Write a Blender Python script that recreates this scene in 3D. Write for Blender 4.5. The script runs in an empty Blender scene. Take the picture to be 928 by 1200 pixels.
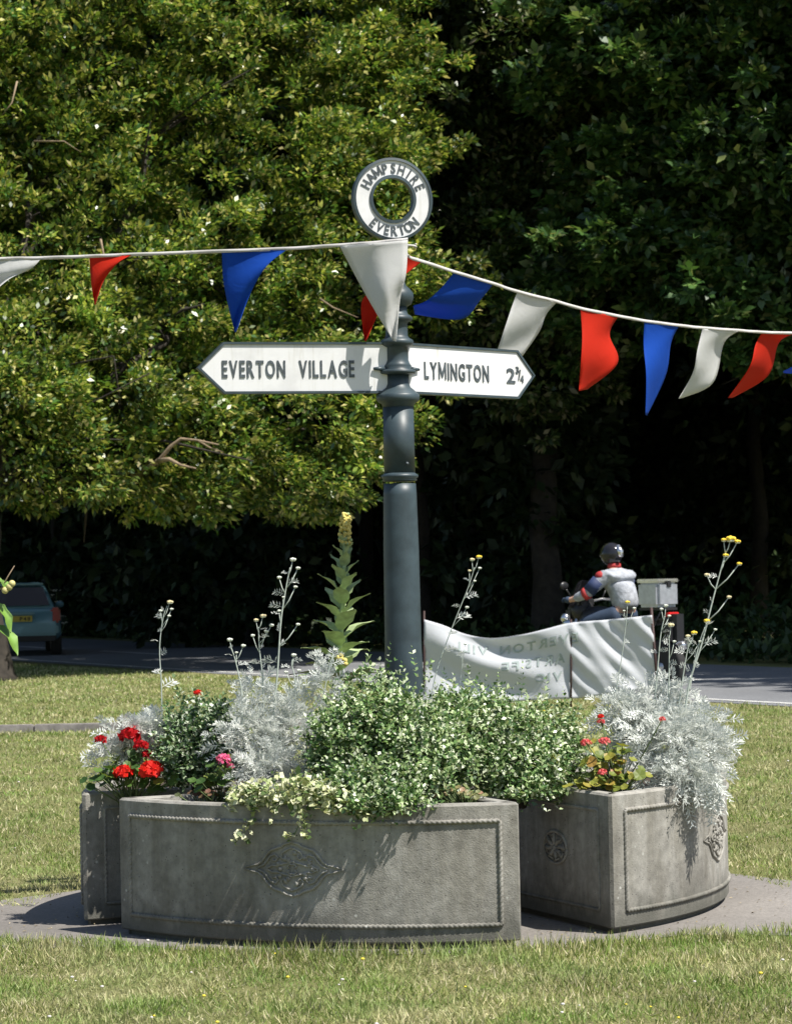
import bpy, bmesh, math, random
import numpy as np
from mathutils import Vector, Matrix
S = bpy.context.scene
COL = S.collection
rad = math.radians
PI = math.pi
# ------------------------------------------------------------------ camera, world, sun, exposure
F = 3045.0; DC = 11.86; EYE = 1.5
PITCH = math.atan(70 / F); ROLL = rad(1.2)
cam_d = bpy.data.cameras.new('camera'); cam = bpy.data.objects.new('camera', cam_d); COL.objects.link(cam)
cam_d.sensor_fit = 'HORIZONTAL'; cam_d.sensor_width = 36; cam_d.lens = 36 * F / 928
cam_d.clip_start = .1; cam_d.clip_end = 2000
cam_d.dof.use_dof = True; cam_d.dof.focus_distance = 11.3; cam_d.dof.aperture_fstop = 14
fw = Vector((0, math.cos(PITCH), math.sin(PITCH))); up0 = Vector((0, -math.sin(PITCH), math.cos(PITCH))); rt0 = Vector((1, 0, 0))
up = up0 * math.cos(ROLL) + rt0 * math.sin(ROLL); rt = rt0 * math.cos(ROLL) - up0 * math.sin(ROLL)
cpos = Vector((-.02, -DC, EYE))
cam.matrix_world = Matrix(((rt.x, up.x, -fw.x, cpos.x), (rt.y, up.y, -fw.y, cpos.y), (rt.z, up.z, -fw.z, cpos.z), (0, 0, 0, 1)))
S.camera = cam
def W(px, py, d):
    """point at distance d (m along the ground from the viewpoint) seen at the given place of the photo"""
    v = fw + rt * ((px - 464) / F) - up * ((py - 600) / F)
    return cpos + v * (d / v.y)
def G(px, d, z=0.0):
    """ground point at distance d under picture column px"""
    p = W(px, 670, d); return Vector((p.x, p.y, z))
SUN_AZ = 57; SUN_EL = 58
sdir = Vector((math.sin(rad(SUN_AZ)) * math.cos(rad(SUN_EL)), -math.cos(rad(SUN_AZ)) * math.cos(rad(SUN_EL)), math.sin(rad(SUN_EL))))
world = bpy.data.worlds.new('World'); S.world = world; world.use_nodes = True
nt = world.node_tree; nt.nodes.clear()
wo = nt.nodes.new('ShaderNodeOutputWorld'); bg = nt.nodes.new('ShaderNodeBackground'); sk = nt.nodes.new('ShaderNodeTexSky')
sk.sky_type = 'NISHITA'; sk.sun_disc = False; sk.sun_elevation = rad(SUN_EL); sk.sun_rotation = rad(180 - SUN_AZ)
bg.inputs[1].default_value = .075
nt.links.new(sk.outputs[0], bg.inputs[0]); nt.links.new(bg.outputs[0], wo.inputs[0])
sl = bpy.data.lights.new('sun', 'SUN'); sl.energy = 4.9; sl.angle = rad(.53); sl.color = (1, .955, .88)
sun = bpy.data.objects.new('sun', sl); COL.objects.link(sun); sun.rotation_euler = sdir.to_track_quat('Z', 'Y').to_euler(); sun.location = (8, -6, 14)
S.view_settings.view_transform = 'Standard'; S.view_settings.look = 'None'; S.view_settings.gamma = 1; S.view_settings.exposure = 0.62
S.cycles.max_bounces = 5; S.cycles.diffuse_bounces = 3; S.cycles.glossy_bounces = 2; S.cycles.transmission_bounces = 3; S.cycles.transparent_max_bounces = 4
S.cycles.caustics_reflective = False; S.cycles.caustics_refractive = False
try: S.cycles.use_denoising = True
except Exception: pass

# ------------------------------------------------------------------ helpers: objects
def tag(o, label=None, cat=None, group=None, kind=None):
    if label: o['label'] = label
    if cat: o['category'] = cat
    if group: o['group'] = group
    if kind: o['kind'] = kind
    return o
def empty(name, loc=(0, 0, 0), rz=0, **k):
    o = bpy.data.objects.new(name, None); COL.objects.link(o); o.location = loc; o.rotation_euler = (0, 0, rz); o.empty_display_size = .1
    return tag(o, **k)
def link_mesh(name, me, parent=None):
    o = bpy.data.objects.new(name, me); COL.objects.link(o)
    if parent: o.parent = parent
    return o
def set_mats(me, mats):
    for m in (mats if isinstance(mats, (list, tuple)) else [mats]): me.materials.append(m)
def npmesh(name, V, Fq, mat, parent=None, midx=None):
    """bulk mesh: V (n,3), Fq (m,k)"""
    V = np.asarray(V, np.float32); Fq = np.asarray(Fq, np.int32); m, k = Fq.shape
    me = bpy.data.meshes.new(name); me.vertices.add(len(V)); me.vertices.foreach_set('co', V.ravel())
    me.loops.add(m * k); me.loops.foreach_set('vertex_index', Fq.ravel())
    me.polygons.add(m); me.polygons.foreach_set('loop_start', np.arange(0, m * k, k, dtype=np.int32)); me.polygons.foreach_set('loop_total', np.full(m, k, np.int32))
    set_mats(me, mat)
    if midx is not None: me.polygons.foreach_set('material_index', np.asarray(midx, np.int32))
    me.update(calc_edges=True)
    return link_mesh(name, me, parent)
class MB:
    """collects shapes, builds ONE mesh"""
    def __init__(s): s.v = []; s.f = []; s.sm = []; s.mi = []; s.m = 0
    def add(s, vs, fs, smooth=False):
        b = len(s.v); s.v += [tuple(v) for v in vs]
        for f in fs: s.f.append(tuple(i + b for i in f)); s.sm.append(smooth); s.mi.append(s.m)
    def box(s, c, h, M=None, bev=0):
        c = Vector(c)
        if bev <= 0:
            vs = [c + Vector((x * h[0], y * h[1], z * h[2])) for x in (-1, 1) for y in (-1, 1) for z in (-1, 1)]
            fs = [(0, 1, 3, 2), (4, 6, 7, 5), (0, 4, 5, 1), (2, 3, 7, 6), (0, 2, 6, 4), (1, 5, 7, 3)]
        else:
            bm = bmesh.new(); bmesh.ops.create_cube(bm, size=2)
            for v in bm.verts: v.co = Vector((v.co.x * h[0], v.co.y * h[1], v.co.z * h[2])) + c
            bmesh.ops.bevel(bm, geom=bm.edges[:], offset=bev, segments=2, affect='EDGES')
            bm.verts.index_update(); vs = [v.co.copy() for v in bm.verts]; fs = [[v.index for v in f.verts] for f in bm.faces]; bm.free()
        if M: vs = [M @ Vector(v) for v in vs]
        s.add(vs, fs)
    def tube(s, pts, r, n=8, cap=True, smooth=True):
        pts = [Vector(p) for p in pts]; rs = r if isinstance(r, (list, tuple)) else [r] * len(pts)
        vs = []; fs = []; ref = None
        for i, p in enumerate(pts):
            t = (pts[min(i + 1, len(pts) - 1)] - pts[max(i - 1, 0)]).normalized()
            if ref is None: ref = Vector((0, 0, 1)) if abs(t.z) < .9 else Vector((1, 0, 0))
            a = t.cross(ref); a = a.normalized() if a.length > 1e-6 else t.orthogonal().normalized(); b = t.cross(a).normalized(); ref = a.cross(t)
            for k in range(n):
                an = 2 * PI * k / n; vs.append(p + (a * math.cos(an) + b * math.sin(an)) * rs[i])
        for i in range(len(pts) - 1):
            for k in range(n): fs.append((i * n + k, i * n + (k + 1) % n, (i + 1) * n + (k + 1) % n, (i + 1) * n + k))
        if cap: fs.append(tuple(range(n - 1, -1, -1))); fs.append(tuple((len(pts) - 1) * n + k for k in range(n)))
        s.add(vs, fs, smooth)
    def lathe(s, prof, c=(0, 0, 0), n=32, smooth=True, M=None):
        c = Vector(c); vs = []; fs = []
        for r, z in prof:
            for k in range(n):
                a = 2 * PI * k / n; v = c + Vector((r * math.cos(a), r * math.sin(a), z)); vs.append(M @ v if M else v)
        for i in range(len(prof) - 1):
            for k in range(n): fs.append((i * n + k, i * n + (k + 1) % n, (i + 1) * n + (k + 1) % n, (i + 1) * n + k))
        fs.append(tuple(range(n - 1, -1, -1))); fs.append(tuple((len(prof) - 1) * n + k for k in range(n)))
        s.add(vs, fs, smooth)
    def ball(s, c, r, n=8, m=6, sq=(1, 1, 1), M=None):
        c = Vector(c); vs = []; fs = []
        for i in range(1, m):
            ph = PI * i / m
            for k in range(n):
                a = 2 * PI * k / n; vs.append(c + Vector((r * sq[0] * math.sin(ph) * math.cos(a), r * sq[1] * math.sin(ph) * math.sin(a), r * sq[2] * math.cos(ph))))
        t = len(vs); vs += [c + Vector((0, 0, r * sq[2])), c - Vector((0, 0, r * sq[2]))]
        for i in range(m - 2):
            for k in range(n): fs.append((i * n + k, (i + 1) * n + k, (i + 1) * n + (k + 1) % n, i * n + (k + 1) % n))
        for k in range(n): fs.append((t, k, (k + 1) % n)); fs.append((t + 1, (m - 2) * n + (k + 1) % n, (m - 2) * n + k))
        if M: vs = [M @ v for v in vs]
        s.add(vs, fs, True)
    def extrude(s, poly, z0, z1, M=None):
        """poly [(x,y)] ccw -> prism"""
        n = len(poly); vs = [Vector((x, y, z0)) for x, y in poly] + [Vector((x, y, z1)) for x, y in poly]
        fs = [tuple(range(n - 1, -1, -1)), tuple(range(n, 2 * n))] + [(i, (i + 1) % n, n + (i + 1) % n, n + i) for i in range(n)]
        if M: vs = [M @ v for v in vs]
        s.add(vs, fs)
    def build(s, name, mat, parent=None, fix=True):
        me = bpy.data.meshes.new(name); me.from_pydata(s.v, [], s.f); set_mats(me, mat)
        me.polygons.foreach_set('use_smooth', s.sm); me.polygons.foreach_set('material_index', s.mi)
        if fix:
            bm = bmesh.new(); bm.from_mesh(me); bmesh.ops.recalc_face_normals(bm, faces=bm.faces[:]); bm.to_mesh(me); bm.free()
        me.update()
        return link_mesh(name, me, parent)

# ------------------------------------------------------------------ helpers: materials
def newmat(name):
    m = bpy.data.materials.new(name); m.use_nodes = True; nt = m.node_tree; return m, nt, nt.nodes['Principled BSDF']
def noise(nt, scale, detail=4, rough=.55, vec=None, dist=0):
    n = nt.nodes.new('ShaderNodeTexNoise'); n.inputs['Scale'].default_value = scale; n.inputs['Detail'].default_value = detail; n.inputs['Roughness'].default_value = rough
    n.inputs['Distortion'].default_value = dist
    if vec is None:
        tc = nt.nodes.new('ShaderNodeTexCoord'); vec = tc.outputs['Object']
    nt.links.new(vec, n.inputs['Vector']); return n
def ramp(nt, src, stops):
    r = nt.nodes.new('ShaderNodeValToRGB'); el = r.color_ramp.elements
    while len(el) < len(stops): el.new(.5)
    for e, (p, c) in zip(el, stops): e.position = p; e.color = (*c, 1) if len(c) == 3 else c
    nt.links.new(src, r.inputs[0]); return r
def mixc(nt, a, b, f, mode='MIX'):
    m = nt.nodes.new('ShaderNodeMix'); m.data_type = 'RGBA'; m.blend_type = mode
    for s, k in ((a, 6), (b, 7)):
        if isinstance(s, tuple): m.inputs[k].default_value = (*s, 1)
        else: nt.links.new(s, m.inputs[k])
    if isinstance(f, (int, float)): m.inputs[0].default_value = f
    else: nt.links.new(f, m.inputs[0])
    return m.outputs[2]
def bump(nt, b, src, strength, dist):
    n = nt.nodes.new('ShaderNodeBump'); n.inputs['Strength'].default_value = strength; n.inputs['Distance'].default_value = dist
    nt.links.new(src, n.inputs['Height']); nt.links.new(n.outputs[0], b.inputs['Normal']); return n
def plain(name, col, rough=.5, metal=0, var=.12, scale=20, spec=.5, bmp=0):
    m, nt, b = newmat(name); n = noise(nt, scale)
    lo = tuple(c * (1 - var) for c in col); hi = tuple(min(1, c * (1 + var)) for c in col)
    r = ramp(nt, n.outputs[0], [(.3, lo), (.7, hi)]); nt.links.new(r.outputs[0], b.inputs['Base Color'])
    b.inputs['Roughness'].default_value = rough; b.inputs['Metallic'].default_value = metal; b.inputs['Specular IOR Level'].default_value = spec
    if bmp: bump(nt, b, n.outputs[0], .5, bmp)
    return m
def leafmat(name, stops, rough=.45, trans=.3, spec=.5, big=None, const=False, tint=(1, 1, .6)):
    m, nt, b = newmat(name)
    g = nt.nodes.new('ShaderNodeNewGeometry'); r = ramp(nt, g.outputs['Random Per Island'], stops)
    if const: r.color_ramp.interpolation = 'CONSTANT'
    c = r.outputs[0]
    if big:
        n = noise(nt, big[0], 3); rr = ramp(nt, n.outputs[0], [(.35, (big[1],) * 3), (.65, (big[2],) * 3)]); c = mixc(nt, c, rr.outputs[0], 1, 'MULTIPLY')
    nt.links.new(c, b.inputs['Base Color']); b.inputs['Roughness'].default_value = rough; b.inputs['Specular IOR Level'].default_value = spec
    if trans > 0:
        t = nt.nodes.new('ShaderNodeBsdfTranslucent'); tc = mixc(nt, c, tint, .9, 'MULTIPLY'); nt.links.new(tc, t.inputs[0])
        mx = nt.nodes.new('ShaderNodeMixShader'); mx.inputs[0].default_value = trans
        nt.links.new(b.outputs[0], mx.inputs[1]); nt.links.new(t.outputs[0], mx.inputs[2]); nt.links.new(mx.outputs[0], nt.nodes['Material Output'].inputs[0])
    return m
# grass ground
def grass_ground():
    m, nt, b = newmat('grass_ground')
    n1 = noise(nt, .35, 5); n2 = noise(nt, 14, 6, .7); n3 = noise(nt, 90, 3, .7)
    r1 = ramp(nt, n1.outputs[0], [(.3, (.15, .19, .05)), (.5, (.28, .28, .11)), (.7, (.44, .4, .22))])
    r2 = ramp(nt, n2.outputs[0], [(.3, (.06, .085, .025)), (.6, (.26, .25, .12))])
    r3 = ramp(nt, n3.outputs[0], [(.3, (.35,) * 3), (.7, (1.2,) * 3)])
    c = mixc(nt, r1.outputs[0], r2.outputs[0], .5); c = mixc(nt, c, r3.outputs[0], .8, 'MULTIPLY')
    nt.links.new(c, b.inputs['Base Color']); b.inputs['Roughness'].default_value = .9; b.inputs['Specular IOR Level'].default_value = .1
    bump(nt, b, n3.outputs[0], .8, .02); return m
M_ground = grass_ground()
def asphalt(name, lo, hi, sc=60):
    m, nt, b = newmat(name); n1 = noise(nt, .8, 5); n2 = noise(nt, sc, 4, .7)
    r1 = ramp(nt, n1.outputs[0], [(.3, lo), (.7, hi)]); r2 = ramp(nt, n2.outputs[0], [(.3, (.65,) * 3), (.7, (1.25,) * 3)])
    c = mixc(nt, r1.outputs[0], r2.outputs[0], .8, 'MULTIPLY'); nt.links.new(c, b.inputs['Base Color']); b.inputs['Roughness'].default_value = .85
    bump(nt, b, n2.outputs[0], .5, .006); return m
M_road = asphalt('road_asphalt', (.15, .155, .165), (.2, .205, .215), 25)
M_path = asphalt('path_tarmac', (.15, .138, .125), (.26, .24, .22), 70)
M_line = plain('road_paint', (.65, .65, .62), .7, var=.25, scale=6)
M_kerb = plain('kerb_concrete', (.24, .22, .21), .9, var=.3, scale=12, bmp=.01)
def concrete():
    m, nt, b = newmat('weathered_concrete')
    tc = nt.nodes.new('ShaderNodeTexCoord')
    n1 = noise(nt, 2.2, 6, .6); n2 = noise(nt, 26, 5, .65); n3 = noise(nt, 160, 3, .6)
    mp = nt.nodes.new('ShaderNodeMapping'); mp.inputs['Scale'].default_value = (9, 9, 1.1); nt.links.new(tc.outputs['Object'], mp.inputs[0])
    n4 = noise(nt, 1.6, 5, .6, mp.outputs[0])
    r1 = ramp(nt, n1.outputs[0], [(.32, (.18, .172, .152)), (.5, (.30, .29, .262)), (.7, (.40, .388, .355))])
    r2 = ramp(nt, n2.outputs[0], [(.3, (.7,) * 3), (.65, (1.08,) * 3)])
    r4 = ramp(nt, n4.outputs[0], [(.35, (.62, .60, .55)), (.6, (1.05,) * 3)])
    c = mixc(nt, r1.outputs[0], r2.outputs[0], .9, 'MULTIPLY'); c = mixc(nt, c, r4.outputs[0], .6, 'MULTIPLY')
    v = nt.nodes.new('ShaderNodeTexVoronoi'); v.inputs['Scale'].default_value = 55; nt.links.new(tc.outputs['Object'], v.inputs['Vector'])
    rv = ramp(nt, v.outputs['Distance'], [(.10, (1, 1, 1)), (.17, (0, 0, 0))])
    nm = noise(nt, 14, 2); rm = ramp(nt, nm.outputs[0], [(.44, (0, 0, 0)), (.58, (1, 1, 1))])
    pit = mixc(nt, rv.outputs[0], rm.outputs[0], 1, 'MULTIPLY')
    c = mixc(nt, c, (.06, .055, .05), pit)
    # green-black algae along the damp base, ragged upper edge
    sx = nt.nodes.new('ShaderNodeSeparateXYZ'); nt.links.new(tc.outputs['Object'], sx.inputs[0])
    ad = nt.nodes.new('ShaderNodeMath'); ad.operation = 'MULTIPLY_ADD'; ad.inputs[1].default_value = .35; nt.links.new(n4.outputs[0], ad.inputs[0]); 
    ng = nt.nodes.new('ShaderNodeMath'); ng.operation = 'MULTIPLY'; ng.inputs[1].default_value = -1; nt.links.new(sx.outputs[2], ng.inputs[0]); nt.links.new(ng.outputs[0], ad.inputs[2])
    ra = ramp(nt, ad.outputs[0], [(.03, (0, 0, 0)), (.12, (1, 1, 1))]); 
    am = nt.nodes.new('ShaderNodeMath'); am.operation = 'MULTIPLY'; am.inputs[1].default_value = .75; nt.links.new(ra.outputs[0], am.inputs[0])
    c = mixc(nt, c, (.085, .085, .07), am.outputs[0])
    # pale lichen specks
    v2 = nt.nodes.new('ShaderNodeTexVoronoi'); v2.inputs['Scale'].default_value = 19; nt.links.new(tc.outputs['Object'], v2.inputs['Vector'])
    rl = ramp(nt, v2.outputs['Distance'], [(.08, (1, 1, 1)), (.13, (0, 0, 0))]); nl = noise(nt, 5, 2); rn = ramp(nt, nl.outputs[0], [(.55, (0, 0, 0)), (.62, (.8, .8, .8))])
    li = mixc(nt, rl.outputs[0], rn.outputs[0], 1, 'MULTIPLY'); c = mixc(nt, c, (.5, .5, .46), li)
    nt.links.new(c, b.inputs['Base Color']); b.inputs['Roughness'].default_value = .92; b.inputs['Specular IOR Level'].default_value = .25
    s = nt.nodes.new('ShaderNodeMath'); s.operation = 'ADD'; nt.links.new(n2.outputs[0], s.inputs[0]); nt.links.new(n3.outputs[0], s.inputs[1])
    bump(nt, b, s.outputs[0], .55, .004); return m
M_conc = concrete()
M_soil = plain('soil', (.05, .035, .022), .95, var=.5, scale=60, bmp=.02)
M_post = plain('post_grey_paint', (.038, .058, .068), .46, var=.3, scale=11, spec=.5, bmp=.002)
def signwhite():
    m, nt, b = newmat('sign_white_paint'); tc = nt.nodes.new('ShaderNodeTexCoord'); mp = nt.nodes.new('ShaderNodeMapping'); mp.inputs['Scale'].default_value = (30, 30, 2.5); nt.links.new(tc.outputs['Object'], mp.inputs[0])
    n = noise(nt, 1.0, 4, .6, mp.outputs[0]); n2 = noise(nt, 9, 4); r = ramp(nt, n.outputs[0], [(.28, (.60, .59, .55)), (.42, (.73, .73, .73)), (.8, (.76, .76, .77))]); r2 = ramp(nt, n2.outputs[0], [(.25, (.85,) * 3), (.5, (1,) * 3)])
    nt.links.new(mixc(nt, r.outputs[0], r2.outputs[0], 1, 'MULTIPLY'), b.inputs['Base Color']); b.inputs['Roughness'].default_value = .5; return m
M_white = signwhite()
M_letter = plain('letter_paint', (.07, .085, .095), .5, var=.5, scale=70)
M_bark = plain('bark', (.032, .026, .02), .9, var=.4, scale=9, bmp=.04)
M_twig = plain('pale_twig', (.27, .2, .13), .85, var=.3, scale=15, bmp=.01)
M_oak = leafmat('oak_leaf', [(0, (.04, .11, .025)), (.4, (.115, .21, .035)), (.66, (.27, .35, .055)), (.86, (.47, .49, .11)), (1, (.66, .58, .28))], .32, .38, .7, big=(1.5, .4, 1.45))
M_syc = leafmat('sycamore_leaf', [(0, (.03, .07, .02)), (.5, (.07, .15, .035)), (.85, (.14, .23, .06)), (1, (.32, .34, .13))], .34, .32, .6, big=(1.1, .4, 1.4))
M_syc2 = leafmat('flowering_tree_leaf', [(0, (.035, .07, .02)), (.5, (.10, .16, .045)), (.82, (.2, .26, .09)), (.95, (.38, .34, .2)), (1, (.5, .45, .32))], .34, .32, .5, big=(.9, .5, 1.2))
M_wood = leafmat('wood_leaf', [(0, (.008, .02, .007)), (.7, (.02, .04, .012)), (1, (.045, .07, .02))], .5, .15, .4)  # darker than real foliage: the wood's deep shade is in the colour
M_woodback = plain('wood_dark_mass', (.008, .014, .006), 1, var=.5, scale=.6, spec=0)  # near-black sheet colour stands in for shadow inside the wood
M_blade = leafmat('grass_blade', [(0, (.12, .19, .035)), (.35, (.24, .31, .075)), (.6, (.38, .39, .14)), (.78, (.55, .5, .26)), (1, (.72, .65, .45))], .5, .3, .3, big=(1.3, .72, 1.15))
def straw_patches():
    nt = M_blade.node_tree; b = nt.nodes['Principled BSDF']; src = b.inputs['Base Color'].links[0].from_socket
    n = noise(nt, 1.1, 5, .65, dist=.6); r = ramp(nt, n.outputs[0], [(.46, (0, 0, 0)), (.64, (.5, .5, .5))]); c = mixc(nt, src, (.66, .61, .36), r.outputs[0])
    n2 = noise(nt, 2.3, 4, .6); r2 = ramp(nt, n2.outputs[0], [(.46, (0, 0, 0)), (.62, (.6, .6, .6))]); c = mixc(nt, c, (.19, .34, .06), r2.outputs[0])
    nt.links.new(c, b.inputs['Base Color'])
    for nd in nt.nodes:
        if nd.type == 'BSDF_TRANSLUCENT': nt.links.new(c, nd.inputs[0])
straw_patches()
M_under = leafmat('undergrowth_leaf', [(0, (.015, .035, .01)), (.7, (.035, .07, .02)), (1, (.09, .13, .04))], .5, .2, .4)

rng = np.random.default_rng(7); random.seed(7)
def nrm(a): return a / np.maximum(np.linalg.norm(a, axis=1, keepdims=True), 1e-9)
def kites(P, D, N, L, Wd, fold=.12, wide=.45):
    """leaf-shaped folded quads: P base, D axis, N normal"""
    n = len(P); D = nrm(D); Sd = nrm(np.cross(D, N)); N = np.cross(Sd, D)
    L = np.broadcast_to(np.asarray(L, float).reshape(-1, 1), (n, 1)); Wd = np.broadcast_to(np.asarray(Wd, float).reshape(-1, 1), (n, 1))
    mid = P + D * L * wide + N * L * fold
    V = np.stack([P, mid + Sd * Wd / 2, P + D * L, mid - Sd * Wd / 2], 1).reshape(-1, 3)
    return V, np.arange(n * 4).reshape(n, 4)
def rdir(n, up=0.0, r=None):
    v = nrm((r or rng).normal(size=(n, 3))); v[:, 2] += up; return nrm(v)
def join(parts):
    V = []; Fq = []; b = 0
    for v, f in parts: V.append(v); Fq.append(f + b); b += len(v)
    return np.concatenate(V), np.concatenate(Fq)

# ------------------------------------------------------------------ ground, road, path
def sheet(name, pts, z, mat):
    me = bpy.data.meshes.new(name); me.from_pydata([(x, y, z) for x, y in pts], [], [tuple(range(len(pts)))]); set_mats(me, mat)
    o = link_mesh(name, me); tag(o, kind='structure'); return o
sheet('ground', [(-400, -60), (400, -60), (400, 700), (-400, 700)], 0, M_ground)
rd = Vector((-10.95, 19)).normalized(); rn = Vector((.866, .5))           # road direction and its far side
def rpt(t, off):
    c = .0035 * max(0, t) ** 2                                               # a gentle bend away
    p = Vector((4.15, 27 - DC)) + rd * t + rn * (off + c * .35); return (p.x, p.y)
ts = [-40, -20, 0, 8, 16, 24, 32, 40, 55, 80]
sheet('road', [rpt(t, 0) for t in ts] + [rpt(t, 6.3) for t in ts[::-1]], .006, M_road)
lb = MB()
for t in range(-12, 60, 6):
    for off, l0, l1 in ((3.1, 0, 3.6),):
        a = rpt(t, off); b = rpt(t + l1, off); c = rpt(t + l1, off + .13); d = rpt(t, off + .13)
        lb.add([(p[0], p[1], .011) for p in (a, b, c, d)], [(0, 1, 2, 3)])
for t in range(-12, 60, 4):
    a = rpt(t, .28); b = rpt(t + 4, .28); c = rpt(t + 4, .38); d = rpt(t, .38)
    if t > -20: lb.add([(p[0], p[1], .011) for p in (a, b, c, d)], [(0, 1, 2, 3)])
tag(lb.build('road_markings', M_line, fix=False), kind='structure')
# paved pad and path under the planters
pp = []
for x, y in [(-9, -1.0), (-4, -1.12), (-2.6, -1.15), (-1.9, -1.3)]: pp.append((x, y))
for a in range(-130, -45, 8): pp.append((1.74 * math.cos(rad(a)), 1.66 * math.sin(rad(a)) - .02))
for x, y in [(1.7, -1.42), (2.4, -1.34), (4, -1.3), (9, -1.5), (9, -.05), (4, .02), (2.4, .05), (1.95, .2), (1.75, .5), (1.3, 1.1), (.6, 1.6), (-.3, 1.7), (-1.1, 1.3), (-1.6, .6), (-1.9, .3), (-2.6, .18), (-4, .12), (-9, .3)]: pp.append((x, y))
sheet('path', pp, .005, M_path)
# edging kerb at the left
kb = MB(); x = -9.0
while x < -1.6:
    kb.box((x + .45, 25.45 - DC, .035), (.446, .06, .045), bev=.01); x += .9
tag(kb.build('kerb', M_kerb), kind='structure')
sheet('worn_verge', [(-9, 25.6 - DC), (-1.5, 25.6 - DC), (-2.0, 26.6 - DC), (-3.6, 26.3 - DC), (-5.2, 26.8 - DC), (-9, 26.4 - DC)], .005, plain('dry_earth', (.33, .28, .2), .95, var=.3, scale=7, bmp=.01))

# ------------------------------------------------------------------ grass
def inpath(x, y):
    return ((x * x / 1.72 ** 2 + (y / 1.62) ** 2) < 1) | ((np.abs(x) > 1.3) & (y > -1.16 - .28 * np.clip((x - 1) / .8, 0, 1) + .1 * np.sin(x * 3)) & (y < .08 + .05 * np.sin(x * 5)))
def grass(d0, d1, dens, h, w, name_parts):
    hw1 = d1 * 464 / F * 1.25 + .5
    n = int(2 * hw1 * (d1 - d0) * dens)
    x = rng.uniform(-hw1, hw1, n); d = rng.uniform(d0, d1, n); y = d - DC
    keep = (np.abs(x) < d * 464 / F * 1.25 + .4) & ~inpath(x, y)
    # road side limit
    side = (x - 4.15) * rn.x + (y - (27 - DC)) * rn.y; keep &= side < -.03 + .06 * np.sin(x * 7 + y * 5)
    # clumpiness
    cl = .5 + .5 * np.sin(x * 5.1 + 1.3 * np.sin(y * 4.3)) * np.sin(y * 6.3 + 1.7 * np.sin(x * 3.7))
    keep &= rng.random(n) < .45 + .55 * cl
    x = x[keep]; y = y[keep]; cl = cl[keep]; n = len(x)
    P = np.stack([x, y, np.zeros(n)], 1); D = rng.normal(size=(n, 3)) * .55; D[:, 2] = .9
    flat = rng.random(n) < .22; D[flat, 2] = .15
    N = rdir(n); L = h * (.55 + .9 * rng.random(n) ** 2) * (.7 + .6 * cl)
    return kites(P, D, N, L, w * (.6 + .8 * rng.random(n)), .04, .35)
gp = [grass(8.2, 11.2, 9500, .034, .0042, 0), grass(11.2, 16, 4000, .034, .005, 0), grass(16, 27, 1500, .04, .0075, 0), grass(27, 47, 500, .05, .013, 0)]
# taller tufts against the planters and path edge
def tufts(n, fx, fy, h):
    x = fx(n); y = fy(x, n); P = np.stack([x, y, np.zeros(n)], 1); D = rng.normal(size=(n, 3)) * .35; D[:, 2] = 1
    return kites(P, D, rdir(n), h * (.5 + .8 * rng.random(n)), .005, .05, .3)
gp.append(tufts(2600, lambda n: rng.uniform(-1.9, 2.2, n), lambda x, n: -1.58 * np.sqrt(np.clip(1 - (x / 2.15) ** 2, .25, 1)) - .05 - np.abs(rng.normal(size=n)) * .07 - .1 * (x > .9), .055))
gp.append(tufts(500, lambda n: rng.normal(size=n) * .22 + np.where(rng.random(n) < .5, .55, -.35), lambda x, n: -1.75 - np.abs(rng.normal(size=n)) * .16, .095))
V, Fq = join(gp)
tag(npmesh('grass', V, Fq, M_blade), kind='stuff')
nl_ = 900; lx = rng.uniform(-2.6, 3.2, nl_); ly = rng.uniform(-1.62, .2, nl_); kk_ = inpath(lx, ly); lx = lx[kk_]; ly = ly[kk_]
nn_ = rng.normal(size=(len(lx), 3)) * .3; nn_[:, 2] += 1; dd_ = rng.normal(size=(len(lx), 3)); dd_[:, 2] = .12
V, Fq = kites(np.stack([lx, ly, np.full(len(lx), .009)], 1), dd_, nn_, .008 + .016 * rng.random(len(lx)), .004 + .006 * rng.random(len(lx)))
tag(npmesh('leaf_litter', V, Fq, leafmat('dry_litter', [(0, (.1, .07, .04)), (.6, (.3, .24, .13)), (1, (.5, .42, .28))], .8, 0, .2)), kind='stuff')
# small wild flowers in the lawn: clover and hawkbit, too many and small to count
M_clover = plain('clover_white', (.62, .58, .55), .8); M_hawk = plain('hawkbit_yellow', (.75, .6, .05), .7)
fl = MB()
for i in range(130):
    d = 8.4 + 32 * random.random() ** 1.7; x = random.uniform(-1, 1) * d * .17; y = d - DC
    if inpath(np.array([x]), np.array([y]))[0]: continue
    if (x - 4.15) * rn.x + (y - (27 - DC)) * rn.y > -.3: continue
    fl.m = 1 if random.random() < .3 else 0
    s = random.uniform(.003, .0065) * (1 + d / 30); fl.ball((x, y, .03 + .02 * random.random()), s, 6, 4, (1, 1, .6))
tag(fl.build('lawn_flowers', [M_clover, M_hawk]), kind='stuff')

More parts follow.
